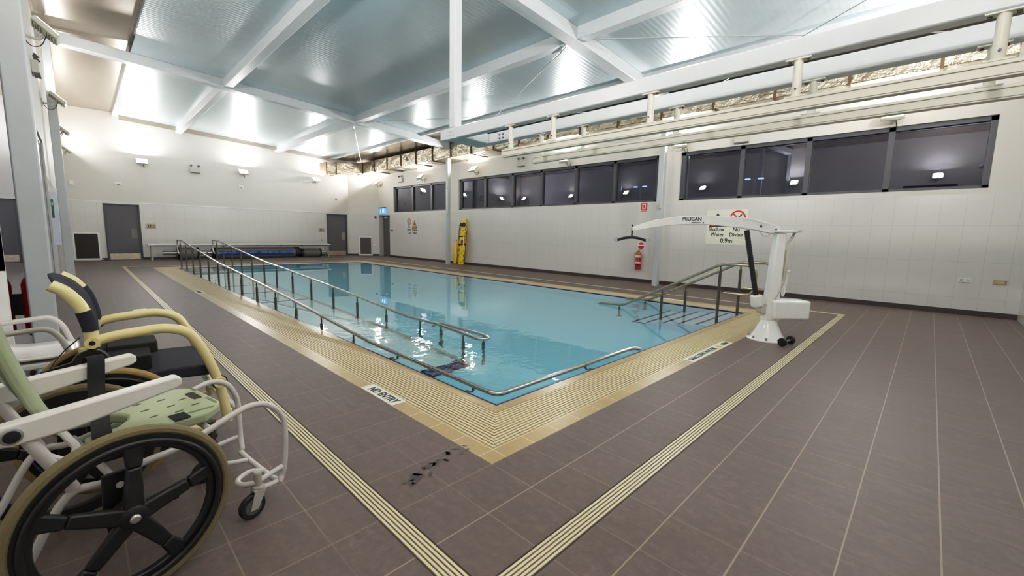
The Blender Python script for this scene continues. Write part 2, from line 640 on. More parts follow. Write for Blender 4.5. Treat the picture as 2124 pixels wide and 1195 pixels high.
# floor with the pool cut out
m = MB()
m.box(XL - 0.9, 0, YF - 0.2, YB + 0.3, -0.1, 0)
m.box(PW, XR + 0.5, YF - 0.2, YB + 0.3, -0.1, 0)
m.box(0, PW, YF - 0.2, 0, -0.1, 0)
m.box(0, PW, PL, YB + 0.3, -0.1, 0)
struct(m.build('floor', M_FLOOR, keep=True), 'mauve brown slate-look tiled pool deck floor', 'floor')

# ceiling: ribbed sheet, raised panels at the left, soffit at the right
m = MB()
x0, x1 = -0.42, 7.85
m.hexa([(x0, YF, ceil_z(x0)), (x1, YF, ceil_z(x1)), (x1, YB, ceil_z(x1)), (x0, YB, ceil_z(x0))],
       [(x0, YF, ceil_z(x0) + .13), (x1, YF, ceil_z(x1) + .13), (x1, YB, ceil_z(x1) + .13), (x0, YB, ceil_z(x0) + .13)])
struct(m.build('ceiling', M_CEIL, keep=True, smooth=0), 'sloping silver white ribbed roof sheeting over the pool', 'ceiling')
m = MB()
m.box(XL - .9, -0.40, YF, YB, 5.66, 5.8)
struct(m.build('ceiling_panel', M_PANELC, keep=True, smooth=0), 'raised flat beige ceiling strip beside the left wall', 'ceiling')
m = MB()
x0, x1 = 7.85, 10.3
m.hexa([(x0, YF, 5.10), (x1, YF, 5.02), (x1, YB, 5.02), (x0, YB, 5.10)], [(x0, YF, 5.3), (x1, YF, 5.3), (x1, YB, 5.3), (x0, YB, 5.3)])
struct(m.build('ceiling_soffit', M_SOFFIT, keep=True, smooth=0), 'brownish soffit strip over the silver duct beside the windows', 'ceiling')
m = MB()
m.box(7.80, 7.88, YF, YB, ceil_z(7.85) - 0.07, ceil_z(7.85) + 0.03)
struct(m.build('trim_1', M_BEAM, keep=True), 'slim white edge trim where roof sheeting meets the soffit', 'trim')
m = MB()
for (a, b) in ((-0.25, 1.46), (1.70, 5.20), (5.42, 7.75)):
    m.hexa([(a, YB - .42, ceil_z(a) - .16), (b, YB - .42, ceil_z(b) - .16), (b, YB - .36, ceil_z(b) - .16), (a, YB - .36, ceil_z(a) - .16)],
           [(a, YB - .42, ceil_z(a)), (b, YB - .42, ceil_z(b)), (b, YB - .36, ceil_z(b)), (a, YB - .36, ceil_z(a))])
struct(m.build('trim_2', M_PANELC, keep=True), 'shallow beige drop strip under the roof along the back wall', 'trim')

m = MB(); m.box(-.445, -.420, YF, 12.60, ceil_z(-.42) - .012, 5.655)  # black colour stands in for shade on the step face of the sheeting
struct(m.build('trim_shade', M_BLACK, keep=True, smooth=0), 'black strip painting in the shaded step edge of the roof sheeting at the upper left', 'trim')
# right wall with three window bands and a door recess
ZS, ZH = 2.365, 3.655
BANDS = [(-2.33, 3.42, [-0.90, 0.50, 1.883]), (4.05, 13.19, [5.497, 6.972, 8.49, 9.932, 11.52]), (14.08, 18.66, [15.33, 16.96])]
DY0, DY1, DZ = 19.08, 20.27, 2.27
m = MB()
T = XR + 0.32
m.box(XR, T, YF, DY0, 0, ZS)
m.box(XR, T, DY1, YB, 0, ZS)
m.box(XR, T, DY0, DY1, DZ, ZS)
ys = [YF] + [v for b in BANDS for v in b[:2]] + [YB]
for i in range(0, len(ys), 2):
    m.box(XR, T, ys[i], ys[i + 1], ZS, ZH)
m.box(XR, T, YF, YB, ZH, 5.3)
struct(m.build('wall_right', M_WY, keep=True, smooth=0), 'long white right wall, tiled below and painted above', 'wall')
# back wall
BD = [(-0.91, 0.15, 2.21), (7.60, 8.70, 2.23)]
m = MB()
m.box(XL - .2, BD[0][0], YB, YB + .25, 0, 5.9)
m.box(BD[0][1], BD[1][0], YB, YB + .25, 0, 5.9)
m.box(BD[1][1], XR + .3, YB, YB + .25, 0, 5.9)
for b in BD:
    m.box(b[0], b[1], YB, YB + .25, b[2], 5.9)
struct(m.build('wall_back', M_WX, keep=True, smooth=0), 'white back wall with two grey doors', 'wall')
m = MB()
m.box(XL, BD[0][0], YB - .012, YB + .0, 2.262, 2.285)
m.box(BD[0][1], BD[1][0], YB - .012, YB, 2.262, 2.285)
struct(m.build('trim_3', M_GLOSSW, keep=True), 'white capping strip on top of the back wall tiles', 'trim')
# splayed corner wall
SA, SB = Vector((8.80, YB, 0)), Vector((XR, DY1 - .02, 0))
sd = (SB - SA).normalized(); sn = Vector((sd.y, -sd.x, 0))
if sn.y > 0: sn = -sn
m = MB()
m.prism([(0, 0), ((SB - SA).length, 0), ((SB - SA).length, 5.3), (0, 5.3)], SA, sd, (0, 0, 1), -sn * .12)
struct(m.build('wall_corner', M_WX, keep=True, smooth=0), 'short white angled wall in the far corner', 'wall')
# left wall: glazed part, solid part and a recess at the near end
GZ, GY0, GY1, RXL = 2.90, 2.78, 10.6, -2.62
m = MB()
m.box(XL - .2, XL, GY1, YB, 0, GZ)
m.box(XL - .2, XL, GY0 - .06, YB, GZ, 5.8)
m.box(RXL - .2, RXL, YF, GY0, 0, 5.8)
m.box(RXL, XL, GY0 - .06, GY0, 1.02, 5.8)
struct(m.build('wall_left', M_WY, keep=True, smooth=0), 'white left wall above and beyond the glazing', 'wall')
# front wall (behind the camera)
m = MB()
m.box(XL - .9, XR + .3, YF - .2, YF, 0, 5.8)
struct(m.build('wall_front', M_WX, keep=True, smooth=0), 'white wall closing the near end of the hall', 'wall')

# skirtings
def skirting(name, segs, label):
    m = MB()
    for (x0, x1, y0, y1) in segs:
        m.box(x0, x1, y0, y1, 0, 0.10)
    struct(m.build(name, M_SKIRT, keep=True), label, 'baseboard')
skirting('baseboard_right', [(XR - .012, XR, YF, DY0), (XR - .012, XR, DY1, DY1 + .02)], 'dark brown skirting along the right wall')
skirting('baseboard_back', [(XL, -1.8, YB - .012, YB), (-1.1, BD[0][0], YB - .012, YB), (BD[0][1], BD[1][0], YB - .012, YB), (BD[1][1], 8.8, YB - .012, YB)], 'dark brown skirting along the back wall')
m = MB()
LS = (SB - SA).length
for (a, b) in ((0, .52), (1.22, LS)):
    m.prism([(a, 0), (b, 0), (b, .1), (a, .1)], SA, sd, (0, 0, 1), sn * .012)
struct(m.build('baseboard_corner', M_SKIRT, keep=True), 'dark brown skirting on the angled corner wall', 'baseboard')

# window bands of the right wall
WL = ['row of four big dark windows at the near end of the right wall', 'row of six dark windows in the middle of the right wall', 'row of three dark windows at the far end of the right wall']
for i, (y0, y1, mull) in enumerate(BANDS):
    w = empty('window_%d' % (i + 1), (XR + .1, (y0 + y1) / 2, ZS))
    struct(w, WL[i], 'window')
    oy = (y0 + y1) / 2
    m = MB()
    hw = .05
    m.box(-.03, .12, y0 - oy, y1 - oy, 0, .06)
    m.box(-.03, .12, y0 - oy, y1 - oy, ZH - ZS - .08, ZH - ZS)
    m.box(-.03, .12, y0 - oy, y0 - oy + .09, 0, ZH - ZS)
    m.box(-.03, .12, y1 - oy - .12, y1 - oy, 0, ZH - ZS)
    for q in mull:
        m.box(-.03, .12, q - oy - hw, q - oy + hw, 0, ZH - ZS)
    m.build('window_frame', M_FRAME, w, smooth=0)
    ed = [y0] + mull + [y1]
    for a, b in zip(ed[:-1], ed[1:]):
        m = MB()
        m.box(.04, .048, a - oy + .03, b - oy - .03, .03, ZH - ZS - .03)
        m.build('pane', M_PANE, w, smooth=0)

# glazing of the left wall
w = empty('window_4', (XL, (GY0 + GY1) / 2, 0))
struct(w, 'dark full-height glazing of the left wall behind the columns', 'window')
oy = (GY0 + GY1) / 2
m = MB()
for q in (6.6, GY1 - .06):
    m.box(-.14, -.03, q - oy - .04, q - oy + .04, 0, GZ)
m.box(-.14, -.03, GY0 - oy, GY1 - oy, GZ - .06, GZ)
m.box(-.14, -.03, GY0 - oy, GY1 - oy, 0, .1)
m.build('window_frame', M_FRAME, w, smooth=0)
m = MB()
m.box(-.10, .0, GY0 - .06 - oy, GY0 + .02 - oy, 0, GZ)
m.build('white_post', M_WHITE, w, smooth=0)
for a, b in ((GY0, 6.6), (6.6, GY1)):
    m = MB(); m.box(-.04, -.032, a - oy + .02, b - oy - .02, .05, GZ - .04)
    m.build('pane', M_PANEL, w, smooth=0)
m = MB(); m.box(RXL - XL, -.10, GY0 - .08 - oy, GY0 - .05 - oy, 0, 1.02)
m.build('black_board', M_BLACK, w, smooth=0)  # plain black board across the lower part of the recess
# dim lobby behind the left glazing
m = MB()
m.box(-5.2, -5.1, 2.9, 17.5, -.1, 4.2)
m.box(-5.2, XL - .2, 17.4, 17.5, -.1, 4.2); m.box(-5.2, XL - .2, 2.9, 3.0, -.1, 4.2)
m.box(-5.2, XL - .9, 2.9, 17.5, -.1, 0); m.box(-5.2, XL - .2, 2.9, 17.5, 4.1, 4.2)
struct(m.build('wall_lobby', mat('lobby_grey', (88, 84, 82), 0.7), keep=True, smooth=0), 'dim grey lobby seen through the left glazing', 'wall')

# doors
def swing_door(name, x0, x1, z1, label, plate):
    d = empty(name, ((x0 + x1) / 2, YB, 0)); struct(d, label, 'door')
    h = (x1 - x0) / 2
    m = MB()
    m.box(-h, -h + .05, -.02, .12, 0, z1); m.box(h - .05, h, -.02, .12, 0, z1); m.box(-h, h, -.02, .12, z1 - .05, z1)
    m.build('door_frame', M_FRAME, d, smooth=0)
    m = MB(); m.box(-h + .05, h - .05, .04, .09, .01, z1 - .05)
    lf = m.build('leaf', M_GREYD, d, smooth=0)
    m = MB(); m.box(-h + .08, h - .08, .03, .041, .02, .26)
    m.build('kick_plate', M_KICK, lf, smooth=0)
    m = MB(); m.box(h - .30, h - .13, .03, .041, .86, 1.25)
    m.build('push_plate', mat('push_' + name, (112, 108, 106) if plate == 0 else (160, 154, 146), 0.35, metal=.5), lf, smooth=0)
    m = MB(); m.box(-.1, .1, .10, .22, .0, z1)
    return d
swing_door('door_1', BD[0][0], BD[0][1], BD[0][2], 'grey flush door with steel kick plate beside the dark vent', 0)
swing_door('door_2', BD[1][0], BD[1][1], BD[1][2], 'grey flush door with pale push plate at the far right of the back wall', 1)
d = empty('door_3', (XR + .28, (DY0 + DY1) / 2, 0)); struct(d, 'narrow grey exit door recessed in the right wall', 'door')
oy = (DY0 + DY1) / 2
m = MB(); m.box(-.28, .03, DY1 - oy - .03, DY1 - oy + .02, 0, DZ); m.box(-.1, .03, DY0 - oy, DY0 - oy + .05, 0, DZ); m.box(-.28, .03, DY0 - oy, DY1 - oy, DZ - .04, DZ)
m.build('door_frame', M_FIX, d, smooth=0)
m = MB(); m.box(-.02, .03, DY0 - oy + .03, DY1 - oy - .03, 0.01, DZ - .03)
lf = m.build('leaf', M_GREYD, d, smooth=0)
m = MB(); m.box(-.10, -.02, .05, .32, DZ - .18, DZ - .11)
m.build('door_closer', M_WHITE, lf, smooth=0)

# columns and roof steel
def column(x, y, zt, label):
    m = MB()
    m.box(x - .075, x + .075, y - .075, y + .075, 0, zt)
    o = m.build('wall_column', M_BEAM, bevel=.012)
    tag(o, label, 'column', 'white steel columns', 'structure')
column(9.50, 3.64, ceil_z(9.5) - .2, 'white steel column between the near and middle window rows')
column(9.50, 13.12, ceil_z(9.5) - .2, 'white steel column behind the yellow rescue boards')
column(-1.855, 3.50, ceil_z(-1.85) - .2, 'nearest white steel column at the left edge beside the parked wheelchairs')
column(-1.82, 12.45, ceil_z(-1.8) - .2, 'far white steel column by the left glazing')
def rafter(y, label):
    m = MB()
    a, b = XL, 10.1
    hw = .13
    m.hexa([(a, y - hw, ceil_z(a) - .24), (b, y - hw, ceil_z(b) - .24), (b, y + hw, ceil_z(b) - .24), (a, y + hw, ceil_z(a) - .24)],
           [(a, y - hw, ceil_z(a)), (b, y - hw, ceil_z(b)), (b, y + hw, ceil_z(b)), (a, y + hw, ceil_z(a))])
    tag(m.build('roof_rafter', M_BEAM, bevel=.01), label, 'beam', 'white sloping rafters', 'structure')
rafter(12.75, 'far white rafter crossing the ceiling to the left column')
rafter(3.55, 'near white rafter crossing the ceiling above the hoist beams')
def purlin(x0, x1, y0, y1, label):
    m = MB()
    zc = ceil_z((x0 + x1) / 2)
    m.box(x0, x1, y0, y1, zc - .22, zc + .02)
    tag(m.build('roof_purlin', M_BEAM, bevel=.01), label, 'beam', 'white level purlins', 'structure')
for (y0, y1, t) in ((YF, 3.42, 'near'), (3.68, 12.62, 'middle'), (12.88, YB - .1, 'far')):
    purlin(1.48, 1.68, y0, y1, 'left-hand white purlin, %s length between rafters' % t)
    purlin(5.21, 5.41, y0, y1, 'right-hand white purlin, %s length between rafters' % t)
# brace rods under the roof
def rod(p0, p1, label, r=.009):
    m = MB(); m.tube([p0, p1], r, 6)
    a = Vector(p0) + (Vector(p1) - Vector(p0)) * .02; b = Vector(p0) + (Vector(p1) - Vector(p0)) * .06
    m.tube([a, b], r * 2.4, 8)
    tag(m.build('brace_rod', M_ALU), label, 'rod', 'thin roof brace rods')
rod((5.3, 3.75, 4.97), (9.7, 12.6, 4.72), 'thin steel brace rod starting at the near rafter above the post')
rod((5.35, 12.55, 5.02), (9.6, 3.8, 4.75), 'thin steel brace rod crossing behind the post')
rod((5.35, 3.3, 5.0), (9.5, -2.8, 4.72), 'thin steel brace rod leaving the near rafter to the right')
rod((5.45, -2.7, 5.0), (9.6, 3.3, 4.74), 'thin steel brace rod crossing at the upper right corner')
rod((5.35, 13.0, 5.0), (9.5, 20.9, 4.85), 'thin steel brace rod beyond the far rafter')
rod((5.19, 12.60, 4.98), (5.19, 12.60, 3.80), 'thin vertical wire hanging from the far rafter', .006)

# ------------------------------------------------------------------ pool
def rect_ring(m, o0, o1, z0, z1):
    """mitred flat ring between inset o0 and o1 from the outer pool rectangle"""
    a = [(o0, o0), (PW - o0, o0), (PW - o0, PL - o0), (o0, PL - o0)]
    b = [(o1, o1), (PW - o1, o1), (PW - o1, PL - o1), (o1, PL - o1)]
    for i in range(4):
        j = (i + 1) % 4
        m.hexa([(*a[i], z0), (*a[j], z0), (*b[j], z0), (*b[i], z0)], [(*a[i], z1), (*a[j], z1), (*b[j], z1), (*b[i], z1)])
m = MB(); rect_ring(m, 0, .133, -.1, 0.0)
struct(m.build('trim_4', M_COPE, keep=True, smooth=0), 'sandy tiled outer coping around the pool', 'coping')
m = MB(); rect_ring(m, .508, .600, -.1, 0.0)
struct(m.build('trim_5', M_COPE, keep=True, smooth=0), 'sandy tiled inner lip of the pool', 'coping')
m = MB(); rect_ring(m, .600, .622, -.1, -.001)
struct(m.build('trim_6', M_NAVY, keep=True, smooth=0), 'navy blue nosing tile at the water edge', 'trim')

SIDES = [((0, 0), (1, 0), (0, 1), PW), ((0, 0), (0, 1), (1, 0), PL), ((PW, 0), (0, 1), (-1, 0), PL), ((0, PL), (1, 0), (0, -1), PW)]
def grate_side(m, rect, side, o0, o1, nb, z, rib, fill=.56):
    """parallel bars with mitred ends, plus lower cross ribs, over a dark trough"""
    (ox, oy), d, n, L = side
    ox, oy, ex, ey = rect[side_idx(side)]
    d, n = Vector((*d, 0)), Vector((*n, 0))
    o = Vector((ox, oy, 0))
    L = (Vector((ex, ey, 0)) - o).length
    m.mat(1)
    q = [o + d * o0 + n * o0, o + d * (L - o0) + n * o0, o + d * (L - o1) + n * o1, o + d * o1 + n * o1]
    dz = Vector((0, 0, 1))
    vs = [p + dz * (z - .022) for p in q] + [p + dz * (z - .020) for p in q]
    fs = [(0, 3, 2, 1), (4, 5, 6, 7), (0, 1, 5, 4), (1, 2, 6, 5), (2, 3, 7, 6), (3, 0, 4, 7)]
    if d.cross(n).z < 0: fs = [tuple(reversed(f)) for f in fs]
    m.add(vs, fs)
    m.mat(0)
    p = (o1 - o0) / nb
    for k in range(nb):
        a = o0 + p * (k + .5 - fill / 2); b = a + p * fill
        q = [o + d * a + n * a, o + d * (L - a) + n * a, o + d * (L - b) + n * b, o + d * b + n * b]
        vs = [v + dz * (z - .018) for v in q] + [v + dz * z for v in q]
        m.add(vs, fs)
    k = int((L - 2 * o0) / rib)
    for i in range(k):
        t = o0 + rib * (i + .5)
        e = min(o1, t, L - t)
        if e - o0 < .02: continue
        a, b = o + d * (t - .006) + n * o0, o + d * (t + .006) + n * e
        m.box(a.x, b.x, a.y, b.y, z - .018, z - .005)
def side_idx(s): return SIDES.index(s)
POOLR = [(0, 0, PW, 0), (0, 0, 0, PL), (PW, 0, PW, PL), (0, PL, PW, PL)]
GL = ['cream overflow grating along the near short edge of the pool', 'cream overflow grating along the ramp side of the pool', 'cream overflow grating along the window side of the pool', 'cream overflow grating along the far short edge of the pool']
for i, sd_ in enumerate(SIDES):
    m = MB()
    grate_side(m, POOLR, sd_, .133, .508, 13, 0.0, .07)
    tag(m.build('overflow_grate', [M_BARS, M_SLOT], keep=True, smooth=0), GL[i], 'grating')
DO = .717
DRR = [(-DO, -DO, PW + DO, -DO), (-DO, -DO, -DO, PL + DO), (PW + DO, -DO, PW + DO, PL + DO), (-DO, PL + DO, PW + DO, PL + DO)]
GL = ['narrow cream floor drain running across the near deck', 'narrow cream floor drain along the wheelchair side deck', 'narrow cream floor drain along the window side deck', 'narrow cream floor drain across the far deck']
for i, sd_ in enumerate(SIDES):
    m = MB()
    grate_side(m, DRR, sd_, 0.004, .100, 5, 0.003, .03, .56)
    m.mat(1)
    ox, oy, ex, ey = DRR[i]
    n = Vector((*sd_[2], 0))
    for (a, b) in ((0, .004), (.100, .106)):
        p = Vector((ox, oy, 0)) + n * a; q = Vector((ex, ey, 0)) + n * b
        m.box(p.x, q.x, p.y, q.y, -.01, .0012)
    tag(m.build('floor_drain', [M_DBARS, M_SLOT], keep=True, smooth=0), GL[i], 'drain')

# basin
RZ = [(16.6, .925), (15.7, .915), (10.4, .497), (9.0, .435), (5.5, .232), (3.7, .107), (2.9, .05), (.9, .03)]
def rail_z(y):
    for (a, za), (b, zb) in zip(RZ[:-1], RZ[1:]):
        if b <= y <= a:
            return zb + (za - zb) * (y - b) / (a - b)
    return RZ[0][1] if y > RZ[0][0] else RZ[-1][1]
def ramp_z(y): return min(rail_z(y) - .96, -.06)
ZA, ZB = -.94, -1.36
RX = 1.76
m = MB()
def quad(a, b, c, d_): m.add([a, b, c, d_], [(0, 1, 2, 3)])
x0, x1, y0, y1 = WX0, WX1, WY0, WY1
ym = 6.0
quad((x0, y0, ZA), (x1, y0, ZA), (x1, ym, ZA), (x0, ym, ZA))
quad((x0, ym, ZA), (x1, ym, ZA), (x1, y1, ZB), (x0, y1, ZB))
for (pa, pb) in (((x0, y0), (x1, y0)), ((x1, y0), (x1, y1)), ((x1, y1), (x0, y1)), ((x0, y1), (x0, y0))):
    quad((*pb, ZB), (*pa, ZB), (*pa, 0.0), (*pb, 0.0))
struct(m.build('pool_basin', M_POOL, keep=True, smooth=0), 'turquoise tiled pool basin', 'pool')
# ramp
m = MB()
yy = [2.3, 2.9, 3.7, 5.5, 9.0, 10.4, 15.7, y1]
for a, b in zip(yy[:-1], yy[1:]):
    za, zb = ramp_z(a), ramp_z(b)
    m.mat(0); m.add([(x0, a, za), (RX, a, za), (RX, b, zb), (x0, b, zb)], [(0, 1, 2, 3)])
    m.add([(RX, a, ZB), (RX, b, ZB), (RX, b, zb), (RX, a, za)], [(0, 1, 2, 3)])
    m.mat(1); m.add([(RX - .06, a, za + .002), (RX, a, za + .002), (RX, a, za + .05), (RX - .06, a, za + .05), (RX - .06, b, zb + .002), (RX, b, zb + .002), (RX, b, zb + .05), (RX - .06, b, zb + .05)],
                   [(0, 1, 2, 3), (4, 7, 6, 5), (0, 4, 5, 1), (1, 5, 6, 2), (2, 6, 7, 3), (3, 7, 4, 0)])
m.mat(0); m.add([(x0, 2.3, ZB), (RX, 2.3, ZB), (RX, 2.3, ramp_z(2.3)), (x0, 2.3, ramp_z(2.3))], [(0, 1, 2, 3)])
m.mat(2); m.box(x0, RX + .02, 2.26, 2.50, ramp_z(2.3) - .02, ramp_z(2.3) + .012)
for q in (7.6, 9.0, 10.4):
    m.box(x0, RX, q - .04, q + .04, ramp_z(q) - .02, ramp_z(q) + .006)
struct(m.build('pool_ramp', [M_RAMP, M_TUBEG, M_NAVY], keep=True, smooth=0), 'pale submerged access ramp with navy marker strips', 'ramp')
# entry steps
SX0, SX1 = 5.30, WX1
m = MB()
NS = 5
for k in range(NS):
    ya = WY0 + .28 * k; zz = -.16 * (k + 1)
    m.mat(0); m.box(SX0, SX1, ya, ya + .28, ZA, zz)
    m.mat(1); m.box(SX0, SX1 - .0, ya + .235, ya + .282, zz - .03, zz + .004)
m.mat(1); m.box(SX0 - .003, SX0 + .04, WY0 + .28 * 4, WY0 + .28 * 5, -.80, -.79)
struct(m.build('pool_steps', [M_STEP, M_NAVY], keep=True, smooth=0), 'submerged pale steps with navy nosings in the near right pool corner', 'steps')
# water body
m = MB()
zw = -.012
m.box(WX0 - .02, WX1 + .02, WY0 - .02, WY1 + .02, ZB - .06, zw)
struct(m.build('pool_water', M_WATER, keep=True, smooth=0), 'clear still blue pool water', 'water')

# ------------------------------------------------------------------ pool hand rails
def post(parent, o, x, y, z0, z1, r=.021, mt=None):
    m = MB()
    a, b = z0 - o.z, z1 - o.z
    m.cyl((x - o.x, y - o.y, a), (x - o.x, y - o.y, b - .10), r, n=12)
    m.cyl((x - o.x, y - o.y, b - .10), (x - o.x, y - o.y, b), r * .55, n=8)
    m.cyl((x - o.x, y - o.y, a), (x - o.x, y - o.y, a + .012), r * 2.2, n=14)
    return m.build('post', mt or M_STEELD, parent)
PY = [16.0, 15.0, 13.9, 12.8, 11.7, 10.6, 9.6, 8.5, 7.4, 6.3, 5.3, 4.3, 3.3, 2.25]
LX = .70
o = Vector((LX, 8, 0))
rl = tag(empty('ramp_handrail', o), 'long stainless handrail down the deck side of the pool ramp and round the near corner', 'handrail')
path = [(LX, 16.35, .46), (LX, 16.58, .50), (LX, 16.6, .91)] + [(LX, y, z) for y, z in RZ[1:-1]] + [(LX, .9, .03), (LX + .0, .70, .03), (LX + .2, .70, .03), (2.75, .70, .03), (2.92, .69, .03), (2.97, .63, .02)]
m = MB(); m.tube([Vector(p) - o for p in fillet(path, .16, 6)], .021, 12)
m.build('rail', M_STEEL, rl)
for y in PY[:-1]:
    post(rl, o, LX, y, ramp_z(y), rail_z(y) - .01)
for (x, y, dx, dy) in ((LX, 1.0, -1, 0), (1.95, .70, 0, -1), (LX, 2.25, -1, 0)):
    m = MB()
    z = rail_z(y) if x == LX else .03
    m.tube(fillet([Vector((x, y, z - .01)) - o, Vector((x, y, z - .06)) - o, Vector((x + dx * .07, y + dy * .07, z - .06)) - o], .03, 4), .012, 8)
    m.cyl(Vector((x + dx * .055, y + dy * .055, z - .06)) - o, Vector((x + dx * .085, y + dy * .085, z - .06)) - o, .035, n=14)
    m.build('bracket', M_STEELD, rl)
LX2 = 1.70
o = Vector((LX2, 8, 0))
rl = tag(empty('ramp_handrail', o), 'stainless handrail on the open water side of the pool ramp', 'handrail')
path = [(LX2, 16.35, .46), (LX2, 16.58, .50), (LX2, 16.6, .91)] + [(LX2, y, z) for y, z in RZ[1:-1] if y > 3] + [(LX2, 2.9, .115), (LX2, 2.1, .07), (LX2 + .09, 2.02, .068), (LX2 + .18, 2.1, .07), (LX2 + .18, 3.15, .075), (LX2 + .18, 3.3, .0)]
m = MB(); m.tube([Vector(p) - o for p in fillet(path, .09, 6)], .021, 12)
m.build('rail', M_STEEL, rl)
for y in PY[:-2]:
    post(rl, o, LX2, y, ramp_z(y), rail_z(y) - .01)
post(rl, o, LX2, 3.35, ramp_z(3.35), .09)
post(rl, o, LX2, 2.38, ramp_z(2.4), .065)
post(rl, o, LX2 + .18, 2.2, ramp_z(2.3) - .1, .06)
post(rl, o, LX2 + .18, 3.1, ramp_z(2.3) - .1, .06)

def step_rail(X, label):
    o = Vector((X, 1.4, 0))
    rl = tag(empty('step_handrail', o), label, 'handrail', 'bronze tinted step handrails')
    path = [(X, .62, .47), (X, .26, .47), (X, .18, .55), (X, .18, .86), (X, .26, .935), (X, .68, .935), (X, 2.42, .03), (X, 2.95, .0), (X, 3.0, -.05)]
    m = MB(); m.tube([Vector(p) - o for p in fillet(path, .10, 6)], .023, 12)
    m.build('rail', M_STEELW, rl)
    for (y, z0, z1) in ((.70, -.3, .90), (1.66, -.66, .40), (2.50, -.94, .02)):
        post(rl, o, X, y, z0, z1, .023, M_STEELD)
    return rl
step_rail(5.68, 'bronze tinted handrail on the near side of the pool steps')
step_rail(6.72, 'bronze tinted handrail on the window side of the pool steps')

# coping text tiles
def plate(name, x0, x1, y0, y1, z, label, cat, mt):
    m = MB(); m.box(x0, x1, y0, y1, z, z + .003)
    return tag(m.build(name, mt), label, cat)
p = plate('marker_tile', .003, .130, 1.145, 1.672, 0.0, 'white coping tile reading NO ENTRY', 'sign', M_SIGNW)
text('NO ENTRY', .105, (-.006, -.02, .0045), (0, -1, 0), (1, 0, 0), M_INKN, p, sx=.80)
p = plate('marker_tile', 2.985, 4.245, .003, .130, 0.0, 'long white coping tile with depth warning lettering by the pool lift', 'sign', M_SIGNW)
text('SHALLOW WATER', .092, (-.20, -.003, .0045), (1, 0, 0), (0, 1, 0), M_INKN, p, sx=.98)
text('0.9m', .092, (.50, -.003, .0045), (1, 0, 0), (0, 1, 0), M_INKN, p, sx=.9)
m = MB(); m.prism([(-.045, -.035), (.045, -.035), (0, .04)], (.29, 0, .004), (1, 0, 0), (0, 1, 0), (0, 0, .001))
m.build('warning_triangle', M_SIGNY, p)
p = plate('marker_tile', .003, .130, 8.85, 9.40, 0.0, 'small white coping tile with dark lettering beside the ramp landing', 'sign', M_SIGNW)
text('NO ENTRY', .105, (-.006, -.02, .0045), (0, -1, 0), (1, 0, 0), M_INKN, p, sx=.80)
p = plate('marker_tile', PW - .130, PW - .003, 1.95, 2.55, 0.0, 'white coping tile across the pool below the step handrail', 'sign', M_SIGNW)
p2 = plate('marker_tile', PW - .130, PW - .003, 6.5, 7.0, 0.0, 'white coping tile across the pool near its middle', 'sign', M_SIGNW)
# floor drain cover by the wheelchair
p = plate('floor_outlet', -1.09, -.92, 7.18, 7.38, 0.0, 'small pale floor outlet cover on the deck beyond the wheelchairs', 'cover', M_FLOORTRIM)
# wet patches
def blob(m, x, y, rx, ry, rz, n=18, seed=0):
    rnd = random.Random(seed)
    ph = [rnd.uniform(0, 6.28) for _ in range(4)]
    c, s_ = math.cos(rz), math.sin(rz)
    vs = []
    for i in range(n):
        th = 2 * PI * i / n
        k = 1 + .22 * math.sin(2 * th + ph[0]) + .16 * math.sin(3 * th + ph[1]) + .1 * math.sin(5 * th + ph[2])
        a, b = rx * k * math.cos(th), ry * k * math.sin(th)
        vs.append((x + a * c - b * s_, y + a * s_ + b * c, .0012))
    m.add(vs, [tuple(range(n))])
m = MB()
rnd = random.Random(3)
for i in range(16):
    t = i / 15
    blob(m, -.46 + .50 * t + rnd.uniform(-.025, .025), .17 + .09 * t + rnd.uniform(-.04, .05), rnd.uniform(.006, .026), rnd.uniform(.006, .018), rnd.uniform(0, 3), seed=i)
for (x, y) in ((-.42, .16), (-.28, .23), (-.22, .23), (-.40, .20)):
    blob(m, x, y, .04, .024, .4, seed=int(1000 * x) % 97)
tag(m.build('wet_patch', M_WET, smooth=0), 'dark wet footprints on the deck near the pool corner', 'wet patch', kind='stuff')
m = MB()
for i in range(30):
    blob(m, rnd.uniform(1.9, 7.2), rnd.uniform(17.9, 20.0), rnd.uniform(.12, .6), rnd.uniform(.03, .10), rnd.uniform(-.2, .2), seed=50 + i)
tag(m.build('wet_patch', M_WET, smooth=0), 'dark wet streaks on the deck in front of the cover rollers', 'wet patch', kind='stuff')

# ------------------------------------------------------------------ bench and pool cover rollers at the back wall
b = tag(empty('bench', (3.83, 20.55, 0)), 'long white wall bench above the pool cover rollers', 'bench')
hx = 3.59
m = MB(); m.box(-hx, hx, -.25, .25, .61, .665); m.build('seat', M_BENCH, b, bevel=.012)
m = MB(); m.box(-hx + .1, hx - .1, -.14, -.10, .565, .61); m.box(-hx + .1, hx - .1, .12, .16, .565, .61)
m.build('under_rail', M_GREYD, b, smooth=0)
for x in (-hx + .12, hx - .12):
    m = MB(); m.box(x - .025, x + .025, -.22, -.17, 0, .61); m.box(x - .025, x + .025, .17, .22, 0, .61); m.box(x - .02, x + .02, -.17, .17, .12, .16)
    m.build('leg', M_TUBEG, b, smooth=0)
for x in (-1.1, .25, 1.25, 2.15):
    m = MB(); m.box(x - .03, x + .09, -.245, -.15, .56, .61); m.build('bracket', M_BLACK, b, smooth=0)

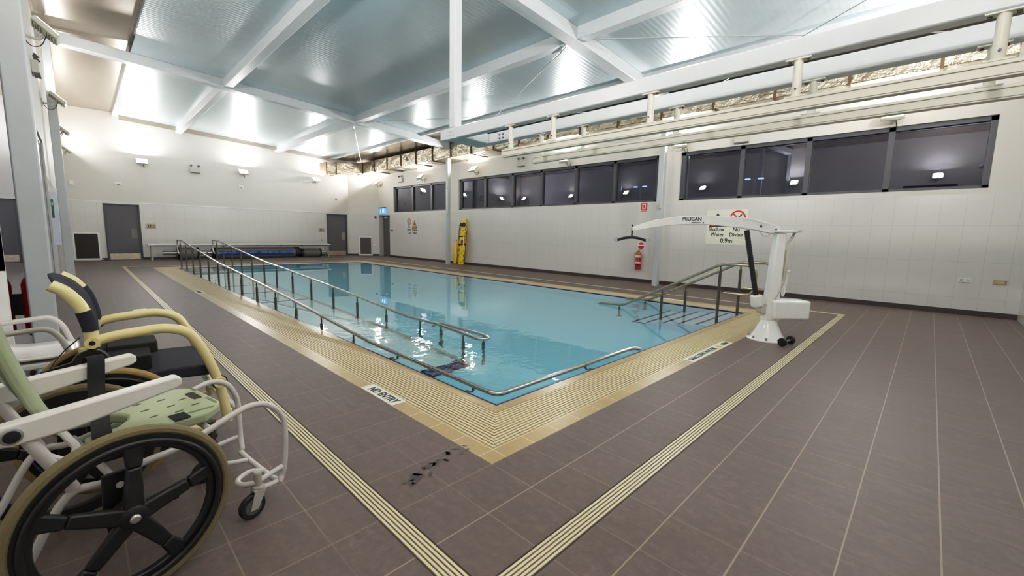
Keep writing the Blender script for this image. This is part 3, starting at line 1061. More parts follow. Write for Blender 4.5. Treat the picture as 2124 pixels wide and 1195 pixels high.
def roller(x0, x1, ax0, ax1, r, y, label, band):
    xm = (x0 + x1) / 2
    rr = tag(empty('cover_roller', (xm, y, 0)), label, 'pool cover roller')
    zc = r + .02
    m = MB(); m.cyl((ax0 - xm, 0, zc + .02), (ax1 - xm, 0, zc + .02), .085, n=20); m.build('axle', M_ALU, rr)
    m = MB(); m.lathe([(r * .9, x0 - xm + .08), (r, x0 - xm + .14), (r, x1 - xm - .14), (r * .9, x1 - xm - .06)], (0, 0, zc), (1, 0, 0), 32)
    cv = m.build('cover_roll', M_COVER, rr)
    for (a, e) in ((x0, x0 + .13), (x1 - .07, x1)):
        m = MB(); m.lathe([(r * .98, a - xm), (r * 1.03, a - xm + .02), (r * 1.03, e - xm)], (0, 0, zc), (1, 0, 0), 32); m.build('end_cap', M_BLACK, rr)
    m = MB(); m.box(x0 - xm + .05, x1 - xm - .05, -r * .7, r * .7, 0, .05); m.build('cradle', M_BLACK, rr)
    return rr, xm, zc
roller(1.16, 1.90, .70, 2.16, .25, 20.55, 'short grey pool cover roll under the left end of the bench', False)
rr, xm, zc = roller(2.38, 5.93, 2.2, 5.95, .245, 20.55, 'long pool cover roll with blue lettered banner under the bench', True)
r = .247
m = MB()
angs = [PI + R(a) for a in (-24, -12, 0, 12, 22)]
vs = []
for x in (2.60 - xm, 5.62 - xm):
    for a in angs:
        vs.append((x, r * math.cos(a) * 1.02, zc + -r * math.sin(a) * 1.02))
m.add(vs, [(i, i + 1, i + 6, i + 5) for i in range(4)])
bn = m.build('banner', M_BLUEB, rr)
text('SAVING WATER  \u2022  SAVING ENERGY  \u2022  SUNBATHER POOL COVER SYSTEMS', .105, (4.12 - xm, -.259, zc + .01), (1, 0, 0), (0, 0, 1), M_BLUET, bn, sx=.87)
for x in (5.72, 5.80):
    m = MB(); m.lathe([(.25, 0), (.256, .01), (.256, .05), (.25, .06)], (x - xm, 0, zc), (1, 0, 0), 32); m.build('strap', M_BLACK, rr)
roller(6.00, 6.98, 5.97, 7.28, .205, 20.55, 'short silver grey cover roll under the right end of the bench', False)

# wall vents
def vent(name, o, u, w, z0, z1, n, frame, panel, label):
    u, n = Vector(u), Vector(n)
    v = tag(empty(name, o), label, 'vent')
    m = MB()
    m.prism([(-w / 2 - .06, z0), (w / 2 + .06, z0), (w / 2 + .06, z1 + .06), (-w / 2 - .06, z1 + .06)], (0, 0, 0), u, (0, 0, 1), n * .02)
    m.prism([(-w / 2 - .10, z0 - .03), (w / 2 + .10, z0 - .03), (w / 2 + .10, z0), (-w / 2 - .10, z0)], (0, 0, 0), u, (0, 0, 1), n * .045)
    m.build('frame', frame, v, smooth=0)
    m = MB()
    m.prism([(-w / 2, z0 + .03), (w / 2, z0 + .03), (w / 2, z1), (-w / 2, z1)], n * .02, u, (0, 0, 1), n * .004)
    k = int((z1 - z0) / .035)
    for i in range(k):
        z = z0 + .05 + i * .035
        m.prism([(-w / 2 + .01, z), (w / 2 - .01, z), (w / 2 - .01, z + .012), (-w / 2 + .01, z + .012)], n * .024, u, (0, 0, 1), n * .008)
    m.build('grille', panel, v, smooth=0)
vent('wall_vent', (-1.45, YB, .03), (1, 0, 0), .63, .03, 1.0, (0, -1, 0), M_WHITE, M_VENTD, 'dark brown square vent grille in a white frame by the left column')
pc = SA + sd * .87
vent('wall_vent', (pc.x, pc.y, .03), sd, .58, .03, .97, sn, M_WHITE, M_VENTM, 'mauve brown vent grille on the angled corner wall')

# small wall devices
def dev(name, o, u, n, w, h, d, mt, label, cat, group=None, extra=None):
    t = tag(empty(name, o), label, cat, group)
    u, n = Vector(u), Vector(n)
    m = MB(); m.prism([(-w / 2, -h / 2), (w / 2, -h / 2), (w / 2, h / 2), (-w / 2, h / 2)], (0, 0, 0), u, (0, 0, 1), n * d)
    m.build('plate', mt, t, bevel=.004)
    if extra: extra(t, u, n, d)
    return t
def ex_socket(t, u, n, d):
    for a in (-.045, .045):
        m = MB(); m.prism([(a - .018, -.012), (a + .018, -.012), (a + .018, .018), (a - .018, .018)], n * d, u, (0, 0, 1), n * .004); m.build('rocker', M_FIX, t, smooth=0)
dev('power_outlet', (XR, -2.215, .66), (0, -1, 0), (-1, 0, 0), .165, .085, .014, M_WHITE, 'white double outlet plate low on the near right wall', 'outlet', extra=ex_socket)
def ex_brass(t, u, n, d):
    m = MB(); m.prism([(-.05, -.02), (.05, -.02), (.05, .02), (-.05, .02)], n * d, u, (0, 0, 1), n * .006); m.build('cover', M_FIXB, t, smooth=0)
dev('power_outlet', (XR, -2.655, .655), (0, -1, 0), (-1, 0, 0), .165, .085, .016, M_BRASS, 'brass coloured outlet plate at the right end of the right wall', 'outlet', extra=ex_brass)
bx, bn_ = (1, 0, 0), (0, -1, 0)
def ex_dot(t, u, n, d):
    m = MB(); m.prism([(-.03, -.045), (.03, -.045), (.03, -.025), (-.03, -.025)], n * d, u, (0, 0, 1), n * .006); m.build('slot', M_INK, t, smooth=0)
dev('wall_sensor', (-1.69, YB, 2.9), bx, bn_, .11, .16, .05, M_WHITE, 'white sensor box on the back wall nearest the left column', 'sensor')
dev('wall_socket', (-.41, YB, 3.0), bx, bn_, .20, .12, .02, M_WHITE, 'small white socket plate above the left grey door', 'socket', extra=ex_dot)
dev('wall_socket', (3.76, YB, 3.24), bx, bn_, .18, .12, .02, M_WHITE, 'small white socket plate under the middle back wall lamp', 'socket', extra=ex_dot)
dev('wall_socket', (8.15, YB, 3.03), bx, bn_, .12, .09, .03, M_FIX, 'small grey plate above the right grey door', 'socket', extra=ex_dot)
dev('wall_button', (7.30, YB, .86), bx, bn_, .07, .09, .03, M_FIX, 'small chrome tap plate on the wall above the right end of the bench', 'button', extra=ex_dot)
ry, rn = (0, -1, 0), (-1, 0, 0)
pv = SA + sd * 1.42
dev('wall_alarm', (pv.x, pv.y, 2.13), sd, sn, .10, .10, .06, M_BLACK, 'small black alarm on the angled wall beside the exit door', 'alarm')
pv = SA + sd * 1.36
dev('wall_switch', (pv.x, pv.y, .56), sd, sn, .10, .12, .02, M_WHITE, 'small white switch plate low on the angled wall', 'switch', extra=ex_dot)
dev('door_button', (XR, 18.86, 1.42), ry, rn, .20, .07, .02, M_FRAME, 'small dark plate on the wall right of the exit door', 'button')
dev('wall_hook', (9.50 - .076, 3.60, 2.16), ry, rn, .05, .10, .05, M_FIX, 'small grey hook on the near right column', 'hook')
dev('wall_hook', (9.50 - .076, 13.05, 2.13), ry, rn, .05, .08, .06, M_FIX, 'small grey hook on the far right column above the rescue tube', 'hook')
dev('wall_hook', (9.50 - .076, 13.08, 3.2), ry, rn, .04, .05, .05, M_FIX, 'small grey hook high on the far right column', 'hook')

# toilet signs
def man(m, cx, cz, h, o, u, n):
    hw = h * .13
    m.ring(o + u * cx + Vector((0, 0, 1)) * (cz + h * .42), u, (0, 0, 1), 0.0001, h * .09, n * .001, 10)
    m.prism([(cx - hw, cz - h * .05), (cx + hw, cz - h * .05), (cx + hw * 1.2, cz + h * .3), (cx - hw * 1.2, cz + h * .3)], o, u, (0, 0, 1), n * .001)
    m.prism([(cx - hw * .8, cz - h * .5), (cx + hw * .8, cz - h * .5), (cx + hw, cz - h * .05), (cx - hw, cz - h * .05)], o, u, (0, 0, 1), n * .001)
for (x, l) in ((.463, 'sand coloured toilet symbol sign right of the left grey door'), (7.33, 'sand coloured toilet symbol sign left of the right grey door')):
    t = dev('toilet_sign', (x, YB, 1.37), bx, bn_, .33, .20, .012, M_SAND, l, 'sign')
    m = MB(); U, N_ = Vector(bx), Vector(bn_)
    man(m, -.08, .02, .11, N_ * .012, U, N_); man(m, -.01, .02, .11, N_ * .012, U, N_)
    m.ring(N_ * .012 + U * .08 + Vector((0, 0, .01)), U, (0, 0, 1), .02, .032, N_ * .001, 14)
    m.prism([(.07, .03), (.085, .03), (.085, .075), (.07, .075)], N_ * .012, U, (0, 0, 1), N_ * .001)
    m.prism([(-.13, -.075), (.13, -.075), (.13, -.06), (-.13, -.06)], N_ * .012, U, (0, 0, 1), N_ * .001)
    m.build('symbols', M_INK, t, smooth=0)

# depth warning signs on the right wall
def warn_parts(t, o, u, n, R_, cx, cz, tx, tz, S):
    u, n = Vector(u), Vector(n); z = Vector((0, 0, 1)); o = Vector(o)
    m = MB(); m.ring(o + u * cx + z * cz, u, z, R_ * .80, R_, n * .002, 36)
    m.bar(o + u * (cx - R_ * .6) + z * (cz + R_ * .6) + n * .001, o + u * (cx + R_ * .6) + z * (cz - R_ * .6) + n * .001, .002, R_ * .17, up=(u + z).normalized())
    m.build('prohibition_ring', M_RED, t, smooth=0)
    m = MB()
    c = o + u * cx + z * cz + n * .003
    m.ring(c + u * R_ * .38 + z * R_ * .36, u, z, .0001, R_ * .10, n * .001, 12)
    for (a, b, w) in (((-.1, -.1), (.32, .3), .13), ((-.1, -.1), (-.45, -.02), .10), ((.05, -.15), (-.3, -.38), .10), ((.28, .28), (.6, .5), .06)):
        m.bar(c + u * R_ * a[0] + z * R_ * a[1], c + u * R_ * b[0] + z * R_ * b[1], .002, R_ * w, up=n.cross(u * (b[0] - a[0]) + z * (b[1] - a[1])))
    m.build('diver_symbol', M_INK, t, smooth=0)
    m = MB(); m.prism([(-.5, -.43), (.5, -.43), (0, .43)], o + u * tx + z * tz, u * S, z * S, n * .002)
    m.build('triangle_border', M_INK, t, smooth=0)
    m = MB(); m.prism([(-.38, -.36), (.38, -.36), (0, .29)], o + u * tx + z * tz + n * .002, u * S, z * S, n * .001)
    m.build('triangle_fill', M_SIGNY, t, smooth=0)
    m = MB(); c = o + u * tx + z * tz + n * .003
    m.prism([(-.06, -.08), (.06, -.08), (.08, .10), (-.08, .10)], c, u * S, z * S, n * .001)
    m.prism([(-.22, -.26), (.22, -.26), (.20, -.22), (-.20, -.22)], c, u * S, z * S, n * .001)
    m.build('wader_symbol', M_INK, t, smooth=0)
t = dev('warning_sign', (XR, 2.11, 1.64), ry, rn, .98, .90, .006, M_SIGNW, 'cream sign reading Shallow Water No Diving 0.9m behind the pool lift arm', 'sign')
n = Vector(rn) * .006
warn_parts(t, n, ry, rn, .19, .26, .23, -.22, .19, .42)
for (s_, x, zz, k) in (('Shallow', -.235, -.06, .135), ('Water', -.20, -.195, .135), ('No', .25, -.06, .135), ('Diving', .25, -.195, .135), ('0.9m', .03, -.35, .16)):
    text(s_, k, n + Vector(ry) * x + Vector((0, 0, zz)) + Vector(rn) * .001, ry, (0, 0, 1), M_INK, t, sx=.93)
t = dev('warning_sign', (XR, 16.96, 1.64), ry, rn, 1.24, .96, .006, M_SIGNC, 'pale sign reading No Diving 1.3m Shallow Water below the far windows', 'sign')
warn_parts(t, n, ry, rn, .17, -.20, .24, .30, .10, .46)
for (s_, x, zz, k) in (('No', -.20, -.02, .14), ('Diving', -.20, -.16, .14), ('1.3m', -.20, -.33, .17), ('Shallow', .30, -.18, .14), ('Water', .30, -.33, .14)):
    text(s_, k, n + Vector(ry) * x + Vector((0, 0, zz)) + Vector(rn) * .001, ry, (0, 0, 1), M_INK, t)

# exit sign above the door
t = tag(empty('exit_sign', (XR, 19.75, 2.30)), 'glowing blue white exit sign box above the narrow exit door', 'exit sign')
m = MB(); m.box(-.10, 0, -.30, .30, .02, .30); m.build('light_box', M_EXITB, t, bevel=.006)
m = MB(); m.box(-.12, .0, -.32, .30, .30, .35); m.build('top_cap', M_BLACK, t, smooth=0)
m = MB(); m.box(-.104, -.10, -.04, .22, .06, .26); m.build('green_panel', M_EXITG, t, smooth=0)
m = MB(); m.box(-.108, -.104, .04, .13, .08, .24); m.box(-.106, -.10, -.20, -.10, .08, .26); m.build('door_symbol', M_EXITW, t, smooth=0)

# fire signs and extinguisher on the right wall
t = dev('fire_sign', (XR, 4.42, 2.215), ry, rn, .20, .24, .004, M_RED, 'small red location sign high on the wall above the extinguisher', 'sign')
m = MB(); m.box(-.006, -.004, -.055, .055, -.055, .10); m.build('white_panel', M_SIGNW, t, smooth=0)
m = MB(); m.box(-.0075, -.006, -.022, .022, -.04, .07); m.build('cylinder_symbol', M_RED, t, smooth=0)
m = MB(); m.box(-.006, -.004, -.08, .08, -.10, -.08); m.build('white_line', M_SIGNW, t, smooth=0)
t = tag(empty('fire_sign', (XR, 4.44, 1.085)), 'round red and white sign just above the wall extinguisher', 'sign')
m = MB(); m.lathe([(.115, 0), (.115, .004)], (0, 0, 0), (-1, 0, 0), 28); m.build('disc', M_SIGNW, t)
m = MB()
seg = lambda a0, a1: [(.10 * math.cos(R(a0 + (a1 - a0) * i / 12)), .10 * math.sin(R(a0 + (a1 - a0) * i / 12))) for i in range(13)]
m.prism(seg(20, 160), (-.004, 0, 0), (0, -1, 0), (0, 0, 1), (-.001, 0, 0)); m.prism(seg(180, 360), (-.004, 0, 0), (0, -1, 0), (0, 0, 1), (-.001, 0, 0))
m.build('red_segments', M_RED, t, smooth=0)
def extinguisher(loc, rz, h, r, label):
    t = tag(empty('fire_extinguisher', loc, rz), label, 'fire extinguisher')
    m = MB(); m.lathe([(r * .8, 0), (r, .02), (r, h * .72), (r * .85, h * .80), (r * .35, h * .86), (r * .3, h * .90)], n=24)
    m.build('cylinder', M_REDX, t)
    m = MB(); m.box(-.02, .02, -.025, .025, h * .88, h * .93); m.bar((0, .02, h * .95), (0, -.11, h * 1.0), .018, .01); m.bar((0, .02, h * .91), (0, -.09, h * .91), .018, .01)
    m.build('valve', M_BLACK, t, smooth=0)
    m = MB(); m.tube(spline([(0, .03, h * .9), (.02, .09, h * .8), (.02, r + .02, h * .5), (.0, r + .01, h * .2)]), .010, 8); m.build('hose', M_RUB, t)
    m = MB()
    for (a, b, k) in ((h * .60, h * .70, 0), (h * .30, h * .38, 0), (h * .2, h * .26, 1)):
        m.mat(k); m.ring((0, 0, a), (1, 0, 0), (0, 1, 0), r * 1.004, r * 1.012, (0, 0, b - a), 16, R(120), R(260))
    m.build('label', [M_SIGNW, M_INK], t)
    m = MB(); m.prism([(-.09, 0), (.09, 0), (.09, .05), (.05, .11), (-.02, .05), (-.09, .03)], (-r - .002, 0, h * .74), (0, -1, 0), (0, 0, 1), (.004, 0, 0))
    m.build('tag', M_ORNG, t, smooth=0)
    m = MB(); m.box(r - .005, r + .032, -.04, .04, h * .3, h * .6); m.build('wall_bracket', M_BLACK, t, smooth=0)
    return t
extinguisher((XR - .12, 4.44, .385), 0, .60, .088, 'red fire extinguisher hung on the right wall by the column')
extinguisher((-1.893, 3.70, .40), PI, .60, .085, 'red fire extinguisher half hidden behind the nearest left column')

# notice sheet hanging at the left
t = tag(empty('notice_board', (-1.97, 10.75, .92)), 'white notice with green emergency symbol beside the far left column', 'sign')
m = MB(); m.box(0, .10, -.02, 0, .02, 1.05); m.build('sheet', M_BLUS, t, smooth=0)
m = MB(); m.box(.012, .045, -.024, -.02, .55, .92); m.build('green_symbol', M_GRNS, t, smooth=0)
m = MB(); m.box(.02, .036, -.026, -.024, .80, .86); m.build('white_mark', M_SIGNW, t, smooth=0)

# ------------------------------------------------------------------ rescue gear on the right wall
t = tag(empty('spine_board', (9.86, 12.66, 0)), 'yellow slotted rescue spine board leaning on the wall with black straps', 'spine board')
lean = Matrix.Rotation(R(-4), 4, 'Y')
# local board plane: u along -y, v up leaning back to the wall
U = Vector((0, -1, 0)); V = Vector((math.sin(R(5)), 0, math.cos(R(5)))); N_ = U.cross(V)
if N_.x > 0: N_ = -N_
H = 1.98
prof = [(.10, .0), (.17, .03), (.205, .12), (.20, .30), (.235, .60), (.24, 1.30), (.20, 1.55), (.15, 1.70), (.13, 1.90), (.08, H)]
poly = prof + [(-a, b) for a, b in reversed(prof)]
m = MB(); m.prism(poly, (0, 0, 0), U, V, N_ * .045); bd = m.build('board', M_YEL, t, bevel=.012)
m = MB()
for zz in (.18, .38, .62, .86, 1.10, 1.34, 1.52):
    for s_ in (-1, 1):
        m.prism([(s_ * .165 - .018, zz - .07), (s_ * .165 + .018, zz - .07), (s_ * .165 + .018, zz + .07), (s_ * .165 - .018, zz + .07)], N_ * .0455, U, V, N_ * .002)
for zz in (.10, .5, .98, 1.46, 1.80):
    m.prism([(-.05, zz - .015), (.05, zz - .015), (.05, zz + .015), (-.05, zz + .015)], N_ * .0455, U, V, N_ * .002)
m.build('hand_slots', M_INK, bd, smooth=0)
m = MB()
for (s_, a, b) in ((-1, .15, 1.62), (1, .1, 1.45)):
    p = [N_ * .05 + U * (s_ * .25) + V * (a + (b - a) * i / 7) + U * (.02 * (i % 2)) for i in range(8)]
    m.tube(spline(p, 4), .014, 7)
for zz in (.85, 1.2):
    m.bar(N_ * .05 + U * -.25 + V * zz, N_ * .05 + U * .25 + V * (zz + .03), .006, .05, up=V)
m.build('straps', M_BLKF, t)
m = MB(); m.obox(N_ * .10 + V * 1.72, (.10, .34, .16), Matrix.Identity(3)); m.build('head_block', M_BLACK, t, bevel=.03)
m = MB(); m.obox(N_ * .14 + V * 1.74 + U * -.14, (.06, .12, .09), Matrix.Identity(3)); m.build('white_buckle', M_WHITE, t, bevel=.02)
m = MB(); m.lathe([(.001, -.07), (.07, -.05), (.095, 0), (.07, .05), (.001, .07)], N_ * .10 + V * .98 + U * .10, N_, 18)
pch = m.build('red_pouch', mat('pouch_red', (150, 20, 30), 0.7), t); 
m = MB(); m.bar(N_ * .13 + V * .80 + U * .20, N_ * .13 + V * 1.25 + U * .20, .02, .03, up=U); m.build('white_tag', M_WHITE, t)
t = tag(empty('rescue_tube', (9.80, 13.02, 0)), 'yellow foam rescue tube standing beside the spine board', 'rescue tube')
m = MB()
pts = [Vector((.0, .0, .03)), Vector((-.02, -.02, .10)), Vector((-.03, -.03, .35)), Vector((-.01, -.02, .65)), Vector((.05, 0, .90)), Vector((.08, .01, .98))]
q = spline(pts, 5)
m.tube(q, [.05 + .03 * min(1, 4 * i / len(q), 4 * (len(q) - 1 - i) / len(q)) for i in range(len(q))], 14)
m.build('foam', M_YEL, t)
m = MB(); m.tube(spline([(.08, .01, .98), (.09, .02, 1.03), (.10, -.02, 1.05)]), .012, 8); m.build('rope', M_INK, t)
m = MB(); m.tube([(.09, .02, 1.02), (.16, .03, 2.0)], .005, 6); m.build('cord', M_WHITE, t)

# ------------------------------------------------------------------ duct along the right wall
DX0, DX1, DZ0, DZ1 = 9.22, 10.08, 4.40, 4.96
t = tag(empty('air_duct', (9.6, 8.9, 4.4)), 'long silver insulated air duct along the top of the right wall', 'duct')
o = Vector((9.6, 8.9, 4.4))
ends = [20.25 - 1.28 * k for k in range(18)] + [-2.4]
for i in range(len(ends) - 1):
    a, b = ends[i], ends[i + 1]
    m = MB()
    k = 4
    j = lambda: random.uniform(-.012, .012)
    m.box(DX0 - o.x, DX1 - o.x, b - o.y, a - o.y, 0, DZ1 - DZ0)
    m.build('duct_section', M_FOIL, t, bevel=.02)
M_FLG = mat('flange_brown', (96, 78, 58), 0.5, metal=.5)
for e in ends[1:-1]:
    m = MB(); m.box(DX0 - .04 - o.x, DX1 - o.x, e - o.y - .025, e - o.y + .025, -.035, DZ1 - DZ0 + .03)
    m.build('flange', M_FLG, t, smooth=0)
for y in (15.9, 19.1, 11.2, 7.9, 3.6, .4):
    m = MB(); m.box(DX0 - .012 - o.x, DX0 - o.x, y - o.y - .10, y - o.y + .10, .20, .36) if y > 14 else m.box(9.5 - o.x, 9.8 - o.x, y - o.y - .18, y - o.y + .18, -.012, 0)
    m.build('grille', M_FRAME if y > 14 else M_FIX, t, smooth=0)
for y in (19.6, 17.2, 14.6):
    m = MB()
    m.box(9.5 - o.x, 9.8 - o.x, y - o.y - .15, y - o.y + .15, -.012, 0); m.build('grille', M_FIX, t, smooth=0)
# elbow across the far corner
t = tag(empty('air_duct', (8.3, 20.6, 4.2)), 'silver duct elbow crossing the far corner by the back wall lamp', 'duct')
o = Vector((8.3, 20.6, 4.2))
def slab(xa, za, xb, zb, h):
    m = MB()
    m.hexa([(xa - o.x, -.35, za - o.z), (xb - o.x, -.35, zb - o.z), (xb - o.x, .4, zb - o.z), (xa - o.x, .4, za - o.z)],
           [(xa - o.x, -.35, za + h - o.z), (xb - o.x, -.35, zb + h - o.z), (xb - o.x, .4, zb + h - o.z), (xa - o.x, .4, za + h - o.z)])
    return m
zl = lambda x: 4.15 + (x - 7.31) / (9.28 - 7.31) * .24
slab(7.31, zl(7.31), 7.78, zl(7.78), .53).build('duct_end', M_FOIL, t, bevel=.01)
slab(7.83, zl(7.83), 9.20, zl(9.20), .56).build('duct_section', M_FOIL, t, bevel=.01)
for x in (7.30, 7.80, 9.22):
    m = MB()
    m.hexa([(x - .025 - o.x, -.38, zl(x) - .03 - o.z), (x + .025 - o.x, -.38, zl(x) - .03 - o.z), (x + .025 - o.x, .4, zl(x) - .03 - o.z), (x - .025 - o.x, .4, zl(x) - .03 - o.z)],
           [(x - .025 - o.x, -.38, zl(x) + .59 - o.z), (x + .025 - o.x, -.38, zl(x) + .59 - o.z), (x + .025 - o.x, .4, zl(x) + .59 - o.z), (x - .025 - o.x, .4, zl(x) + .59 - o.z)])
    m.build('flange', M_FLG, t, smooth=0)

# ------------------------------------------------------------------ hoist gantry (beams, post, rails)
def gbeam(xa, xb, label):
    m = MB(); m.box(xa, xb, YF + .02, 3.84, 2.735, 2.90)
    return m
t = tag(empty('hoist_beam', (2.46, .4, 2.735)), 'white hoist support beam nearest the camera, bolted to the hanging post', 'beam')
o = Vector((2.46, .4, 2.735))
m = MB(); m.box(-.06, .06, YF + .02 - o.y, 3.84 - o.y, 0, .155); m.build('beam', M_BEAM, t, bevel=.014)
m = MB(); m.box(-.066, -.06, 3.42 - o.y, 3.66 - o.y, .0, .155); m.build('end_plate', M_BEAM, t, smooth=0)
for (a, b) in ((.045, .05), (.045, .105), (-.03, .05), (-.03, .105)):
    m = MB(); m.lathe([(.013, 0), (.013, .012), (.008, .018)], (-.066, 3.54 + a - o.y, b), (-1, 0, 0), 10); m.build('bolt', M_ALU, t)
t2 = tag(empty('hoist_beam', (3.06, .4, 2.735)), 'white hoist support beam on the window side, parallel to the first', 'beam')
m = MB(); m.box(-.06, .06, YF + .02 - o.y, 3.76 - o.y, 0, .155); m.build('beam', M_BEAM, t2, bevel=.014)
for (a, b) in ((.045, .05), (.045, .105), (-.03, .05), (-.03, .105)):
    m = MB(); m.lathe([(.013, 0), (.013, .012), (.008, .018)], (-.06, 3.10 + a - o.y, b), (-1, 0, 0), 10); m.build('bolt', M_FRAME, t2)
t3 = tag(empty('cross_beam', (2.76, 3.6, 2.735)), 'short white cross beam joining the ends of the two hoist beams', 'beam')
m = MB(); m.box(-.237, .237, -.22, .16, 0, .15); m.build('beam', M_BEAM, t3, bevel=.012)
t4 = tag(empty('hanging_post', (2.46, 3.54, 2.89)), 'white square post hanging from the roof to the hoist beam', 'post')
m = MB(); m.box(-.065, .065, -.065, .065, .003, ceil_z(2.46) - .24 - 2.89); m.build('shaft', M_BEAM, t4, bevel=.01)
def rail(x, label):
    t = tag(empty('hoist_rail', (x, .2, 2.345)), label, 'rail', 'cream hoist rails')
    m = MB()
    yb = 2.45 - .2; ya = YF + .05 - .2
    m.box(-.035, .035, ya, yb, 0, .012); m.box(-.045, .045, ya, yb, .070, .095); m.box(-.038, .038, ya, yb, .012, .070)
    m.build('track', M_RAIL, t, bevel=.004)
    m = MB(); m.box(-.04, .04, yb, yb + .012, 0, .095); m.build('end_stop', M_RAIL, t, smooth=0)
    for y in (2.33, 1.62, .40, -.82, -1.87):
        m = MB()
        m.box(-.035, .035, y - .2 - .085, y - .2 + .085, .376, .388)
        m.cyl((0, y - .2, .10), (0, y - .2, .38), .032, n=16)
        m.box(-.045, .045, y - .2 - .07, y - .2 + .07, .095, .108)
        h = m.build('hanger', M_RAIL, t, bevel=.003)
        m = MB()
        for q in (-.06, .06):
            m.lathe([(.012, 0), (.012, -.012)], (0.0, y - .2 + q, .376), n=8)
        m.lathe([(.008, .03), (.008, .042)], (0, y - .2, .16), (-1, 0, 0), 8)
        m.build('bolts', M_FRAME, h)
    return t
rail(2.43, 'cream hoist track hung under the beam nearest the camera')
rail(3.03, 'cream hoist track hung under the window side beam')

# ------------------------------------------------------------------ pool lift
D_ = Vector((-math.sqrt(.5), math.sqrt(.5), 0))
LB = Vector((4.86, -.235, 0))
L = tag(empty('pool_lift', LB, R(135)), 'white pool lift with curved arm reaching over the water', 'pool lift')
# local x points over the pool, local y to the left of that (away from camera is -y ... camera side is +y)
m = MB()
m.lathe([(.25, 0), (.25, .012), (.205, .03), (.19, .06), (.165, .10), (.105, .24), (.10, .27)], n=40)
m.build('base_cone', M_GLOSSW, L)
for k in range(8):
    a = 2 * PI * k / 8 + .2
    m = MB(); m.lathe([(.020, 0), (.020, .010), (.012, .012), (.012, .028), (0, .03)], (.215 * math.cos(a), .215 * math.sin(a), .022), n=12); m.build('anchor_bolt', M_STEEL, L)
m = MB()
m.hexa([(-.085, -.075, .26), (.085, -.075, .26), (.085, .075, .26), (-.085, .075, .26)], [(-.10, -.06, 1.43), (.02, -.06, 1.43), (.02, .06, 1.43), (-.10, .06, 1.43)])
m.build('mast', M_GLOSSW, L, bevel=.02, segs=3)
m = MB(); m.box(-.47, .02, -.13, .13, .29, .545); m.build('battery_box', M_GLOSSW, L, bevel=.03, segs=3)
m = MB(); m.box(-.23, .07, -.085, .085, 1.435, 1.465); m.build('top_plate', M_GLOSSW, L, bevel=.008)
# arm
cx = [(-.02, 1.455, .052), (.12, 1.487, .062), (.35, 1.537, .070), (.60, 1.560, .068), (.90, 1.577, .060), (1.15, 1.572, .055), (1.40, 1.553, .052), (1.65, 1.512, .048), (1.84, 1.462, .036), (1.92, 1.445, .022)]
cs = spline([(a, 0, b) for a, b, c in cx], 4); hs = spline([(a, 0, c) for a, b, c in cx], 4)
m = MB()
vs = []
for p, h in zip(cs, hs):
    for (a, b) in ((-1, -1), (1, -1), (1, 1), (-1, 1)):
        vs.append((p.x, a * .032, p.z + b * h.z))
fs = []
k = len(cs)
for i in range(k - 1):
    for j in range(4):
        j2 = (j + 1) % 4
        fs.append((i * 4 + j, i * 4 + j2, i * 4 + 4 + j2, i * 4 + 4 + j))
fs += [(3, 2, 1, 0), tuple(range(4 * k - 4, 4 * k))]
m.add(vs, fs)
arm = m.build('arm', M_GLOSSW, L, bevel=.006)
text('PELICAN', .062, (1.15, .0335, 1.585), (-1, 0, 0), (0, 0, 1), M_INK, arm, sx=1.05)
m = MB(); m.box(1.03, 1.15, .032, .0335, 1.537, 1.545); m.lathe([(.010, 0), (.010, .002)], (1.0, .032, 1.541), (0, 1, 0), 10); m.build('small_print', M_INK, arm)
m = MB(); m.prism([(-.022, -.018), (.022, -.018), (0, .024)], (.24, .0325, 1.515), (-1, 0, 0), (0, 0, 1), (0, .001, 0)); m.build('warning_triangle', M_INK, arm, smooth=0)
m = MB(); m.lathe([(.016, 0), (.016, .01)], (.04, .033, 1.462), (0, 1, 0), 12); m.build('pivot_bolt', M_BLACK, arm)
# actuator
m = MB()
a, b = Vector((.405, 0, 1.455)), Vector((.205, 0, .60))
n_ = 46
m.tube([a + (b - a) * i / n_ for i in range(n_ + 1)], [.030 if i % 2 else .034 for i in range(n_ + 1)], 14)
m.build('bellows', M_RUB, L)
m = MB(); m.cyl((.41, 0, 1.49), (.405, 0, 1.44), .014, n=10); m.build('actuator_clevis', M_ALU, L)
m = MB(); m.obox((.185, .0, .52), (.13, .12, .17), Matrix.Rotation(R(12), 3, 'Y')); m.build('motor', M_WHITE, L, bevel=.025, segs=3)
m = MB(); m.cyl((.11, -.05, .40), (.11, .05, .40), .055, n=20); m.box(.0, .15, -.03, .03, .36, .44); m.build('lower_pivot', M_FIX, L, bevel=.004)
m = MB(); m.ring((.10, .052, .42), (1, 0, 0), (0, 0, 1), .062, .068, (0, .006, 0), 20); m.tube(spline([(.05, .06, .44), (-.03, .08, .60), (-.09, .08, .74), (-.14, .06, .90), (-.16, .03, .98)]), .006, 6)
m.tube(spline([(.10, .04, 1.43), (.16, .04, 1.38), (.22, .04, 1.40), (.27, .03, 1.47)]), .005, 6)
m.build('cable', M_TUBEG, L)
